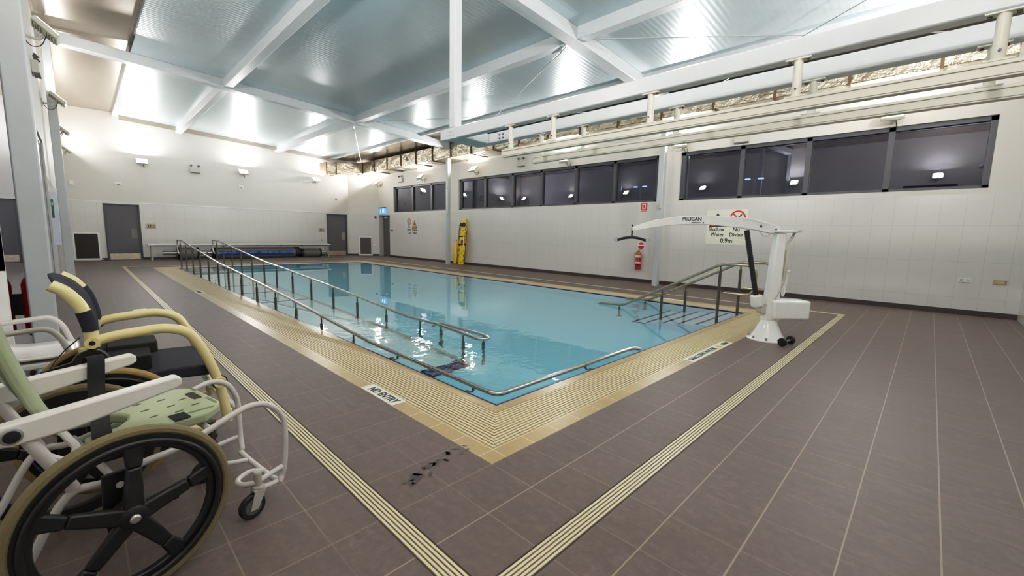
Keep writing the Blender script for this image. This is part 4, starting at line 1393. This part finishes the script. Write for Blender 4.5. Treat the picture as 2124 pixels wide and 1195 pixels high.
# control panel and handset on the back of the mast
m = MB(); m.obox((-.135, .0, 1.0), (.035, .09, .42), Matrix.Rotation(R(-3), 3, 'Y')); m.build('control_panel', M_FIX, L, bevel=.006)
m = MB(); m.box(-.185, -.15, -.03, .03, .74, .88); m.box(-.225, -.17, -.012, .012, .92, .94)
m.build('handset', M_WHITE, L, bevel=.008)
m = MB(); m.tube(spline([(-.165, 0, .75), (-.165, .02, .66), (-.14, .03, .60), (-.12, .04, .64), (-.13, .03, .80)]), .011, 8); m.build('handset_cord', M_WHITE, L)
m = MB(); m.tube(fillet([(-.08, 0, 1.20), (-.13, 0, 1.26), (-.20, 0, 1.36), (-.245, 0, 1.46)], .05, 4), .016, 10); m.box(-.262, -.225, -.10, .10, 1.44, 1.475)
m.build('push_handle', M_FIX, L, bevel=.004)
# spreader bar
m = MB(); m.cyl((1.915, 0, 1.455), (1.915, 0, 1.335), .011, n=10); m.lathe([(.012, 0), (.012, .03)], (1.915, 0, 1.47), n=8); m.build('hanger_rod', M_BLACK, L)
m = MB(); m.tube(spline([(1.915 - .185, 0, 1.295), (1.915 - .10, 0, 1.320), (1.915, 0, 1.332), (1.915 + .10, 0, 1.320), (1.915 + .185, 0, 1.295)]), .018, 12); sb = m.build('spreader_bar', M_RUB, L)
for s_ in (-1, 1):
    c = Vector((1.915 + s_ * .195, 0, 1.30))
    m = MB(); m.tube([c + Vector((s_ * .035 * math.cos(R(a)), 0, .022 * math.sin(R(a)))) for a in range(-200, 110, 20)], .004, 6); m.build('hook', M_STEEL, sb)
# transport wheels
wa, wb = Vector((.045, .395, .056)), Vector((-.150, .262, .056))
wd_ = (wb - wa).normalized()
m = MB(); m.cyl(wa, wb, .014, n=10); m.bar((wa + wb) / 2, (-.02, .20, .03), .03, .02); m.build('wheel_axle', M_ALU, L)
for c in (wa, wb):
    m = MB(); m.lathe([(.02, -.02), (.050, -.018), (.055, -.008), (.055, .008), (.050, .018), (.02, .02)], c, wd_, 24); m.build('transport_wheel', M_BLACK, L)

# ------------------------------------------------------------------ wheelchairs
WPH = 84.5
def wheel(parent, x, y, Rr, tyre, side, rim=M_BLACK, name='wheel'):
    """big spoked wheel in the local xz plane; side = outward y sign"""
    c = Vector((x, y, Rr))
    m = MB(); r = .019
    m.tube([c + Vector(((Rr - r) * math.cos(2 * PI * i / 56), 0, (Rr - r) * math.sin(2 * PI * i / 56))) for i in range(56)], r, 10, closed=True)
    w = m.build(name, tyre, parent)
    m = MB()
    o_ = Vector((0, side, 0))
    m.ring(c - Vector((0, .014, 0)), (1, 0, 0), (0, 0, 1), Rr - .082, Rr - .026, (0, .028, 0), 56)
    m.tube([c + o_ * .022 + Vector(((Rr - .052) * math.cos(2 * PI * i / 56), 0, (Rr - .055) * math.sin(2 * PI * i / 56))) for i in range(56)], .011, 8, closed=True)
    m.build('rim', rim, w, bevel=.004)
    for k in range(5):
        a = R(WPH + 72 * k)
        e = Vector((math.cos(a), 0, math.sin(a))); q = Vector((-math.sin(a), 0, math.cos(a)))
        m = MB()
        p0, p1 = c + e * .03 + o_ * .018, c + e * (Rr - .06)
        wd = ((.060, .034), (.044, .026), (.064, .026))
        pm = c + e * (Rr * .55) + o_ * .010
        for (A, B, wa, wb) in ((p0, pm, wd[0], wd[1]), (pm, p1, wd[1], wd[2])):
            def ringp(p, w_): return [p - q * w_[0] / 2 - o_ * w_[1] / 2, p + q * w_[0] / 2 - o_ * w_[1] / 2, p + q * w_[0] / 2 + o_ * w_[1] / 2, p - q * w_[0] / 2 + o_ * w_[1] / 2]
            m.hexa(ringp(A, wa), ringp(B, wb))
        m.build('spoke', rim, w, bevel=.008)
    m = MB(); m.lathe([(.055, -.022), (.055, .02), (.04, .036), (.022, .040)], c, o_, 24); h = m.build('hub', rim, w)
    m = MB(); m.lathe([(.016, .040), (.016, .046), (.011, .050), (0, .050)], c, o_, 12); m.build('axle_bolt', M_ALU, w)
    return w
def caster(parent, x, y, ztop, r, fork, trail=-.03, name='caster'):
    m = MB(); m.lathe([(r * .35, -.014), (r * .9, -.014), (r, -.006), (r, .006), (r * .9, .014), (r * .35, .014)], (x + trail, y, r), (0, 1, 0), 24)
    w = m.build(name, M_RUB, parent)
    m = MB(); m.lathe([(r * .3, -.0165), (r * .62, -.0150), (r * .62, .0150), (r * .3, .0165)], (x + trail, y, r), (0, 1, 0), 20); m.build('hub', M_GREYD, w)
    m = MB()
    for s_ in (-1, 1):
        m.prism([(trail - .018, r - .015), (trail + .018, r - .015), (.028, 2 * r + .012), (-.024, 2 * r + .012)], (x, y + s_ * .020 - .003, 0), (1, 0, 0), (0, 0, 1), (0, .006, 0))
    m.box(x - .026, x + .028, y - .023, y + .023, 2 * r + .008, 2 * r + .020)
    m.lathe([(.026, 2 * r + .018), (.026, 2 * r + .030), (.013, 2 * r + .034), (.013, ztop)], (x, y, 0), n=16)
    m.build('fork', fork, w, bevel=.003)
    return w

# -- green shower commode chair
PH = R(11.6)
WC = tag(empty('shower_wheelchair', (-1.611, .579, 0), PH), 'nearest white framed shower wheelchair with green plastic seat and black spoked wheels', 'wheelchair')
RW = .3186
wheel(WC, 0, -.357, RW, M_TYRE, -1)
wheel(WC, 0, .357, RW, M_TYRE, 1)
near = [(-.262, -.25, .19), (-.228, -.25, .25), (-.132, -.25, .418), (-.034, -.25, .421), (.07, -.25, .446), (.185, -.25, .455), (.307, -.25, .493), (.383, -.25, .521), (.46, -.25, .538), (.535, -.25, .520), (.60, -.25, .445), (.612, -.25, .346), (.602, -.25, .20), (.590, -.245, .145), (.575, -.215, .112)]
far = [(.60, .165, .112), (.612, .20, .135), (.618, .225, .19), (.620, .235, .30), (.615, .235, .41), (.572, .235, .502), (.50, .235, .536), (.42, .235, .518), (.307, .235, .485), (.185, .235, .452), (.07, .235, .44), (-.034, .235, .421), (-.132, .235, .418), (-.228, .235, .25), (-.262, .235, .19)]
m = MB(); m.tube(spline(near + far, 5), .0135, 12)
m.build('frame', M_FRAMEW, WC)
m = MB()
m.tube(spline([(.606, -.25, .19), (.55, -.25, .178), (.475, -.252, .168), (.44, -.22, .155), (.43, -.16, .145), (.46, -.11, .140), (.52, -.085, .135), (.58, -.10, .118)], 6), .012, 10)
m.tube(spline([(.58, -.245, .118), (.53, -.25, .122), (.475, -.25, .130)], 4), .012, 10)
m.build('caster_bracket', M_FRAMEW, WC)
m = MB()
m.tube(spline([(.612, .235, .19), (.55, .25, .178), (.475, .248, .168), (.44, .20, .155), (.47, .10, .140), (.58, .08, .115)], 6), .012, 10)
m.build('caster_bracket', M_FRAMEW, WC)
for s_ in (-1, 1):
    m = MB(); m.cyl((.475, s_ * .25, .135), (.475, s_ * .25, .208), .018, n=16); m.lathe([(.019, .208), (.015, .216), (0, .217)], (.475, s_ * .25, 0), n=16); m.build('caster_stem', M_TUBEG, WC)
    caster(WC, .475, s_ * .25, .14, .058, M_TUBEG)
# back posts and cross tubes
for s_ in (-1, 1):
    y = .25 * s_ if s_ < 0 else .24
    m = MB(); m.tube(spline([(-.226, y, .71), (-.215, y, .68), (-.165, y, .56), (-.115, y, .44)], 5), .019, 12); m.build('back_post', M_FRAMEW, WC)
m = MB()
m.tube(spline([(-.175, -.25, .585), (-.12, -.225, .535), (-.075, -.12, .525), (-.07, 0, .522), (-.075, .12, .525), (-.12, .215, .535), (-.175, .24, .585)], 6), .013, 10)
m.tube([(.30, -.25, .492), (.30, .235, .484)], .012, 10)
m.tube([(-.01, -.31, .42), (-.01, .31, .42)], .012, 10)
m.build('cross_tube', M_FRAMEW, WC)
# seat
sp = [(-.055, .12), (-.055, .215), (.30, .225), (.375, .165), (.392, .12), (.392, -.12), (.375, -.165), (.30, -.225), (-.055, -.215), (-.055, -.12), (.04, -.10), (.085, -.05), (.10, 0), (.085, .05), (.04, .10)]
m = MB(); m.prism(sp, (0, 0, .515), (1, 0, 0), (0, 1, 0), (0, 0, .044)); st = m.build('seat', M_GREEN, WC, bevel=.012, segs=3)
m = MB()
for (x, y) in ((.16, -.10), (.16, .0), (.16, .10), (.24, -.12), (.24, -.03), (.24, .08), (.31, -.09), (.06, -.16), (.06, .15), (.30, .02)):
    m.ring((x, y, .5592), (1.5, .2, 0), (0, .6, 0), .0002, .011, (0, 0, .0008), 12)
m.mat(1)
def slot(cx, cy, lx, ly, z):
    m.prism([(-lx, -ly * .6), (-lx * .8, -ly), (lx * .8, -ly), (lx, -ly * .6), (lx, ly * .6), (lx * .8, ly), (-lx * .8, ly), (-lx, ly * .6)], (cx, cy, z), (1, 0, 0), (0, 1, 0), (0, 0, .0008))
slot(.345, .03, .018, .055, .5592)
m.build('drain_holes', [M_GREENH, M_SLOT], st, smooth=0)
for q in ((.16, .198, .13, .010, .5592), (.30, -.175, .05, .008, .5592), (.372, -.09, .006, .05, .5592), (.378, .12, .005, .03, .5592)):
    m = MB(); slot(*q); m.build('edge_groove', M_GREENM, st, smooth=0)
# backrest shell
m = MB()
prof = [(-.150, .70), (-.165, .74), (-.195, .84), (-.222, .95), (-.240, 1.05)]
vs, fs = [], []
for (x, z) in prof:
    for (dx, y) in ((0, -.205), (.016, -.18), (.022, 0), (.016, .18), (0, .205), (-.028, .205), (-.016, 0), (-.028, -.205)):
        vs.append((x + dx, y, z))
for i in range(len(prof) - 1):
    for j in range(8):
        j2 = (j + 1) % 8
        fs.append((i * 8 + j, i * 8 + j2, i * 8 + 8 + j2, i * 8 + 8 + j))
fs += [tuple(reversed(range(8))), tuple(range(8 * len(prof) - 8, 8 * len(prof)))]
m.add(vs, fs); bk = m.build('backrest', M_GREEN, WC, bevel=.008)
m = MB(); m.add([(x - .024, y, z) for (x, z) in prof for y in (-.17, .18)], [(2 * i, 2 * i + 1, 2 * i + 3, 2 * i + 2) for i in range(len(prof) - 1)]); m.build('back_cover', M_GREENM, bk)
# arm rests
for (y, s_) in ((-.25, -1), (.25, 1)):
    m = MB()
    ra = [(-.285, .672), (-.265, .718), (.19, .757), (.207, .75), (.209, .722), (.19, .710), (-.10, .655), (-.24, .648), (-.275, .655)]
    m.prism(ra, (0, y - .026, 0), (1, 0, 0), (0, 0, 1), (0, .052, 0)); ar = m.build('armrest', M_ARM, WC, bevel=.008, segs=3)
    m = MB(); m.lathe([(.026, 0), (.026, .004), (.020, .006)], (-.238, y + s_ * .026, .684), (0, s_, 0), 24); m.build('pivot_ring', M_ALU, ar)
    m = MB(); m.lathe([(.020, .004), (.019, .012), (0, .013)], (-.238, y + s_ * .026, .684), (0, s_, 0), 24); m.build('pivot_cap', M_BLACK, ar)
# black axle plates, strap and belt
for s_ in (-1, 1):
    m = MB(); m.prism([(-.055, .47), (.035, .47), (.035, .33), (.03, .24), (-.01, .20), (-.05, .24), (-.06, .33)], (0, s_ * .300 - .008, 0), (1, 0, 0), (0, 0, 1), (0, .016, 0)); m.build('axle_plate', M_BLACK, WC, bevel=.004)
    m = MB(); m.prism([(.02, .31), (.10, .30), (.16, .305), (.165, .265), (.10, .265), (.02, .28)], (0, s_ * .285, 0), (1, 0, 0), (0, 0, 1), (0, .012, 0)); m.build('brake_lever', M_BLACK, WC, bevel=.003)
def band(m, pts, wv, th=.003):
    pts = [Vector(p) for p in pts]; wv = Vector(wv)
    k = len(pts); vs = []
    for i, p in enumerate(pts):
        t_ = (pts[min(i + 1, k - 1)] - pts[max(i - 1, 0)]).normalized()
        n_ = t_.cross(wv).normalized() * th
        vs += [p - wv / 2, p + wv / 2, p + wv / 2 + n_, p - wv / 2 + n_]
    fs = []
    for i in range(k - 1):
        for j in range(4):
            j2 = (j + 1) % 4
            fs.append((i * 4 + j, i * 4 + j2, i * 4 + 4 + j2, i * 4 + 4 + j))
    fs += [(3, 2, 1, 0), tuple(range(4 * k - 4, 4 * k))]
    m.add(vs, fs)
m = MB()
band(m, spline([(.06, .285, .66), (.065, .284, .74), (.07, .27, .768), (.075, .24, .769), (.07, .22, .74), (.06, .20, .66), (.045, .14, .60), (.02, .0, .585), (-.005, -.12, .583), (-.02, -.20, .57), (-.025, -.245, .50)], 5), (.056, 0, 0))
m.build('seat_belt', M_BLKF, WC)
m = MB(); m.box(.19, .245, -.225, -.15, .5595, .5625); m.build('belt_end', M_BLKF, WC)

# -- cream pool wheelchair
W2 = tag(empty('pool_wheelchair', (-1.56, 1.49, 0), R(-2)), 'cream tubular pool wheelchair with navy mesh sling seat', 'wheelchair')
wheel(W2, 0, -.335, RW, M_TYRET, -1)
wheel(W2, 0, .335, RW, M_TYRET, 1)
for s_ in (-1, 1):
    y = .29 * s_
    m = MB()
    m.tube(fillet([(-.02, y, .765), (.06, y, .785), (.26, y, .80), (.36, y, .765), (.425, y, .64), (.49, y, .43), (.515, y, .20)], .13, 8), .0255, 14)
    ar = m.build('arm_tube', M_CREAM, W2)
    m = MB(); m.lathe([(.030, -.032), (.034, -.01), (.034, .01), (.030, .032)], (.485, y, .448), (0, 1, 0), 20); m.build('end_boss', M_CREAM, ar); m = MB(); m.lathe([(.028, -.034), (.029, 0), (.028, .034)], (-.02, y, .765), (0, 1, 0), 20); m.build('end_boss', M_CREAM, ar)
    m = MB()
    for (px, pz) in ((.485, .448), (-.02, .765)):
        m.lathe([(.012, .033), (.012, .036)], (px, y, pz), (0, -1, 0), 12); m.lathe([(.012, .033), (.012, .036)], (px, y, pz), (0, 1, 0), 12)
    m.build('screw', M_BLACK, ar)
    m = MB(); m.ring((.485, y - .012, .448), (1, 0, 0), (0, 0, 1), .034, .040, (0, .024, 0), 24); m.build('collar', M_BLACK, ar)
    # back post
    m = MB(); pp = [(-.016, y, .74), (-.019, y, .79), (-.026, y, .86), (-.050, y, .95), (-.095, y, 1.02), (-.140, y, 1.055)]
    q = spline(pp, 6); m.tube(q, .027, 14); bp = m.build('back_post', M_CREAM, W2)
    m = MB(); m.tube([p for p in q if (.815 < p.z < .93 if y < 0 else .6 < p.z < .985)], .031, 14); m.build('sleeve', M_NAVYF, bp)
    # lower frame
    m = MB(); m.tube(fillet([(.517, y, .27), (.517, y, .20), (.42, y, .19), (.20, y, .22), (-.05, y, .33)], .04, 5), .022, 12)
    m.tube([(-.05, y, .33), (-.05, y, .74)], .022, 12)
    m.build('side_tube', M_CREAM, W2)
    m = MB(); m.cyl((.43, y, .13), (.43, y, .22), .026, n=16); m.build('caster_stem', M_STEELD, W2)
    caster(W2, .43, y, .16, .062, M_STEELD)
m = MB()
for (x, z) in ((.36, .195), (0.0, .31), (-.03, .50)):
    m.tube([(x, -.29, z), (x, .29, z)], .018, 10)
m.build('cross_tube', M_CREAM, W2)
# sling seat
m = MB()
prof = [(-.05, .555), (.10, .560), (.28, .562), (.42, .556), (.475, .530), (.48, .50), (.45, .49), (.28, .50), (.10, .51), (-.05, .51)]
m.prism(prof, (0, -.27, 0), (1, 0, 0), (0, 0, 1), (0, .54, 0)); m.build('seat_sling', M_NAVYF, W2, bevel=.01)
# back sling
m = MB(); q = spline([(-.028, 0, .60), (-.016, 0, .76), (-.024, 0, .86), (-.048, 0, .95), (-.094, 0, 1.025), (-.135, 0, 1.06)], 5)
vs, fs = [], []
Yn = 9
for i, p in enumerate(q):
    hw = .265 if p.z < .92 else .265 - .06 * (p.z - .92) / .15
    for j in range(Yn):
        y = -hw + 2 * hw * j / (Yn - 1)
        vs.append((p.x - .03 * (1 - (y / hw) ** 2) + .012, y, p.z + (.03 * (1 - (y / hw) ** 2) if i == len(q) - 1 else 0)))
for i in range(len(q) - 1):
    for j in range(Yn - 1):
        a = i * Yn + j
        fs.append((a, a + 1, a + 1 + Yn, a + Yn))
m.add(vs, fs); bs = m.build('back_sling', M_NAVYF, W2)
sm = bs.modifiers.new('solid', 'SOLIDIFY'); sm.thickness = .012
m = MB(); m.box(-.03, .20, -.20, .26, .562, .64); m.box(.02, .24, .02, .24, .60, .665); m.build('lap_belt', M_BLKF, W2, bevel=.008)
m = MB(); band(m, spline([(-.06, -.31, .80), (-.12, -.315, .74), (-.17, -.32, .66), (-.16, -.32, .60), (-.08, -.32, .60)], 5), (0, .03, 0)); m.build('strap', M_BLKF, W2)
# brake
m = MB(); m.lathe([(.065, -.02), (.07, 0), (.065, .02)], (-.03, -.30, .665), (0, 1, 0), 24); m.bar((-.05, -.30, .68), (-.20, -.30, .64), .022, .022); m.build('brake', M_BLACK, W2)
# foot plates
for s_ in (-1, 1):
    m = MB(); m.prism([(.44, .40), (.455, .40), (.60, .20), (.585, .20)], (0, s_ * .12 - .10, 0), (1, 0, 0), (0, 0, 1), (0, .20, 0)); fp = m.build('foot_plate', M_CLEARP, W2, bevel=.003)
    m = MB()
    for k in range(6):
        t_ = k / 6
        m.box(.458 + .145 * t_ - .002, .462 + .145 * t_, s_ * .12 - .09, s_ * .12 + .09, .392 - .2 * t_, .398 - .2 * t_)
    m.build('grip_ribs', M_FIX, fp, smooth=0)
m = MB(); m.tube([(.47, -.22, .40), (.47, .22, .40)], .012, 8); m.build('foot_plate_bar', M_CREAM, W2)

# -- white plastic shower chair against the glass
W3 = tag(empty('shower_chair', (-1.86, 2.38, 0)), 'white moulded plastic shower chair with grey tube arms beside the nearest column', 'shower chair')
m = MB()
pr_ = [(-.27, .74), (-.235, .62), (-.18, .535), (-.08, .505), (.05, .50), (.15, .505), (.195, .49), (.205, .465)]
q = spline([(a, 0, b) for a, b in pr_], 4); Yn = 9
vs, fs = [], []
for p in q:
    for j in range(Yn):
        y = -.24 + .48 * j / (Yn - 1)
        vs.append((p.x, y, p.z + .025 * abs(y / .24) ** 3))
for i in range(len(q) - 1):
    for j in range(Yn - 1):
        a = i * Yn + j; fs.append((a, a + Yn, a + 1 + Yn, a + 1))
m.add(vs, fs); s3 = m.build('seat_shell', M_GLOSSW, W3)
sm = s3.modifiers.new('solid', 'SOLIDIFY'); sm.thickness = .018; sm.offset = -1
m = MB(); m.prism([(-.19, .44), (.20, .45), (.20, .485), (-.10, .485), (-.19, .50)], (0, -.235, 0), (1, 0, 0), (0, 0, 1), (0, .47, 0)); m.build('seat_skirt', M_WHITE, W3, bevel=.01)
for (y, mt) in ((-.245, M_TUBEG), (.225, M_FRAMEW)):
    m = MB(); m.tube(fillet([(-.275, y, .42), (-.27, y, .67), (-.10, y, .685), (.08, y, .70), (.13, y, .64), (.19, y, .44), (.20, y, .10)], .07, 6), .0165, 12); ar = m.build('arm_tube', mt, W3)
for (x, y) in ((.20, -.245), (.20, .225), (-.275, -.245), (-.275, .225)):
    m = MB(); m.cyl((x, y, .09), (x, y, .44), .0165, n=12); lg = m.build('leg', M_TUBEG, W3)
    caster(W3, x, y, .12, .04, M_GREYD, 0.0)
m = MB(); m.tube([(.19, -.245, .42), (.19, .225, .42)], .014, 10); m.tube([(-.27, -.245, .42), (-.27, .225, .42)], .014, 10); m.tube([(.0, -.245, .43), (.0, .225, .43)], .014, 10); m.build('cross_tube', M_BLACK, W3)

# ------------------------------------------------------------------ lamps
TILT = 42
SO = .25
def floodlight(loc, rz, label, power, vis=True):
    """bracketed flood lamp; local +x is into the room"""
    t = tag(empty('flood_lamp', loc, rz), label, 'flood lamp', 'wall flood lamps')
    tilt = Matrix.Rotation(R(TILT), 3, 'Y')
    m = MB(); m.obox((0, 0, 0), (.30, .36, .07), tilt); m.build('housing', M_FIX, t, bevel=.012)
    m = MB()
    for k in range(2):
        for j in range(4):
            x = -.125 + j * .030 + (.16 if k else 0)
            m.obox(tilt @ Vector((x, 0, -.042)), (.016, .26, .02), tilt)
    m.build('cooling_fins', M_FIXB, t, smooth=0)
    m = MB(); m.obox(tilt @ Vector((0, 0, .037)), (.26, .32, .006), tilt); m.build('lens', M_LENS, t, bevel=.002)
    m = MB(); m.tube(fillet([(-SO + .02, 0, -.11), (-.08, 0, -.15), (.0, 0, -.03)], .06, 4), .02, 8); m.box(-SO - .004, -SO + .022, -.05, .05, -.18, -.04); m.build('bracket', M_FIX, t)
    m = MB(); m.tube(spline([(-SO + .01, .05, -.10), (-.16, .07, -.22), (-.06, .06, -.19), (.0, .04, -.05)]), .006, 6); m.build('cable', M_RUB, t)
    la = D.lights.new('lamp', 'AREA'); la.shape = 'RECTANGLE'; la.size = .24; la.size_y = .30; la.energy = power; la.color = (1.0, .975, .945)
    lo = D.objects.new('lamp', la); COL.objects.link(lo); lo.parent = t
    nrm = tilt @ Vector((0, 0, 1))
    lo.location = nrm * .046
    lo.rotation_euler = nrm.to_track_quat('-Z', 'Y').to_euler()
    return t
PWR = 120
zB = 3.90
for i, (x, l) in enumerate(((.33, 'wall flood lamp above the left grey door'), (3.83, 'wall flood lamp in the middle of the back wall'), (7.05, 'wall flood lamp near the right end of the back wall'))):
    floodlight((x, YB - SO, zB), R(-90), l, PWR * .75)
LR = ['flood lamp nearest the far corner on the right wall', 'flood lamp above the far window row', 'flood lamp above the left end of the middle window row', 'flood lamp above the right end of the middle window row, behind the hoist tracks', 'flood lamp above the left end of the near window row, behind the hoist tracks', 'flood lamp at the right end of the near window row, behind the hoist tracks']
for y, l in zip((20.0, 15.75, 11.9, 7.2, 3.3, -.9), LR):
    floodlight((XR - SO, y, 3.95 if y > 10 else 3.84), PI, l, PWR)
LL = ['topmost left wall flood lamp in the photo', 'second left wall flood lamp from the top, past the emergency light', 'third left wall flood lamp, peeking past the far column', 'furthest left wall flood lamp beside the back wall']
for y, l in zip((7.4, 12.0, 16.2, 20.6), LL):
    floodlight((XL + SO, y, 4.02), 0, l, PWR * (.24 if y < 18 else .12))
floodlight((XL + SO, 3.2, 4.02), 0, 'flood lamp above the camera on the left wall', PWR * 1.1)
floodlight((RXL + SO, -1.6, 4.02), 0, 'flood lamp behind the camera on the left wall', PWR * 1.1)
floodlight((1.0, YF + SO, 3.95), R(90), 'added unseen flood lamp on the near end wall, left one', PWR * 1.5)  # unseen lamp added to light the hall from the near end
floodlight((6.5, YF + SO, 3.95), R(90), 'added unseen flood lamp on the near end wall, right one', PWR * 1.5)  # second added lamp, also out of view, for more light

# twin spot emergency lights
def emergency(loc, rz, label):
    t = tag(empty('emergency_light', loc, rz), label, 'emergency light', 'twin head emergency lights')
    m = MB(); m.box(0, .09, -.17, .17, -.15, .06); m.build('body', M_FIX, t, bevel=.01)
    m = MB(); m.box(.02, .10, -.16, .16, -.17, -.14); m.build('base_strip', M_GREYD, t, smooth=0)
    for s_ in (-1, 1):
        m = MB(); m.cyl((.05, s_ * .12, .06), (.05, s_ * .12, .10), .012, n=8); m.lathe([(.02, -.03), (.045, .02), (.047, .03)], (.06, s_ * .13, .125), (.75, s_ * .1, .65), 16)
        m.build('spot_head', M_GREYD, t)
    return t
emergency((2.07, YB, 3.84), R(-90), 'twin head emergency light on the back wall between two lamps')
emergency((XR, 17.85, 4.02), PI, 'twin head emergency light above the far window row')
emergency((XR, 9.4, 4.0), PI, 'twin head emergency light above the middle window row')
emergency((XR, 1.9, 3.86), PI, 'twin head emergency light above the near window row')
emergency((XL, 9.6, 4.05), 0, 'twin head emergency light between the left wall lamps')

# louvre on the left wall, seen mirrored in the windows
t = tag(empty('wall_louvre', (RXL, -1.4, 2.6)), 'grey slatted louvre on the wall behind the camera', 'louvre')
m = MB()
for k in range(6):
    m.hexa([(0, -.8, k * .2), (.12, -.8, k * .2 + .1), (.12, .8, k * .2 + .1), (0, .8, k * .2)], [(0, -.8, k * .2 + .02), (.12, -.8, k * .2 + .12), (.12, .8, k * .2 + .12), (0, .8, k * .2 + .02)])
m.build('slats', M_LOUV, t, smooth=0)

# street lamps outside
def street(x, y, h, label):
    t = tag(empty('street_lamp', (x, y, 0)), label, 'street lamp')
    m = MB(); m.cyl((0, 0, 0), (0, 0, h), .09, .06, 10); m.bar((0, -.45, h), (0, .45, h), .05, .05); m.build('pole', M_POLE, t)
    for s_ in (-1, 1):
        m = MB(); m.box(-.10, .10, s_ * .34 - .14, s_ * .34 + .14, h - .03, h + .04); m.build('lamp_head', M_STLAMP, t, bevel=.02)
street(26.0, 5.97, 4.82, 'twin head street lamp outside the near window row')
street(26.5, 13.39, 4.88, 'twin head street lamp outside the middle window row')
m = MB(); m.box(XR + .5, 60, -30, 60, -.12, -.05)
struct(m.build('ground', mat('night_ground', (36, 36, 40), .9), keep=True), 'dark ground outside the windows', 'ground')

# night sky
w = D.worlds.new('night'); sc.world = w; w.use_nodes = True
bg = w.node_tree.nodes['Background']
bg.inputs[0].default_value = (0.10, 0.10, 0.16, 1)
bg.inputs[1].default_value = 0.2
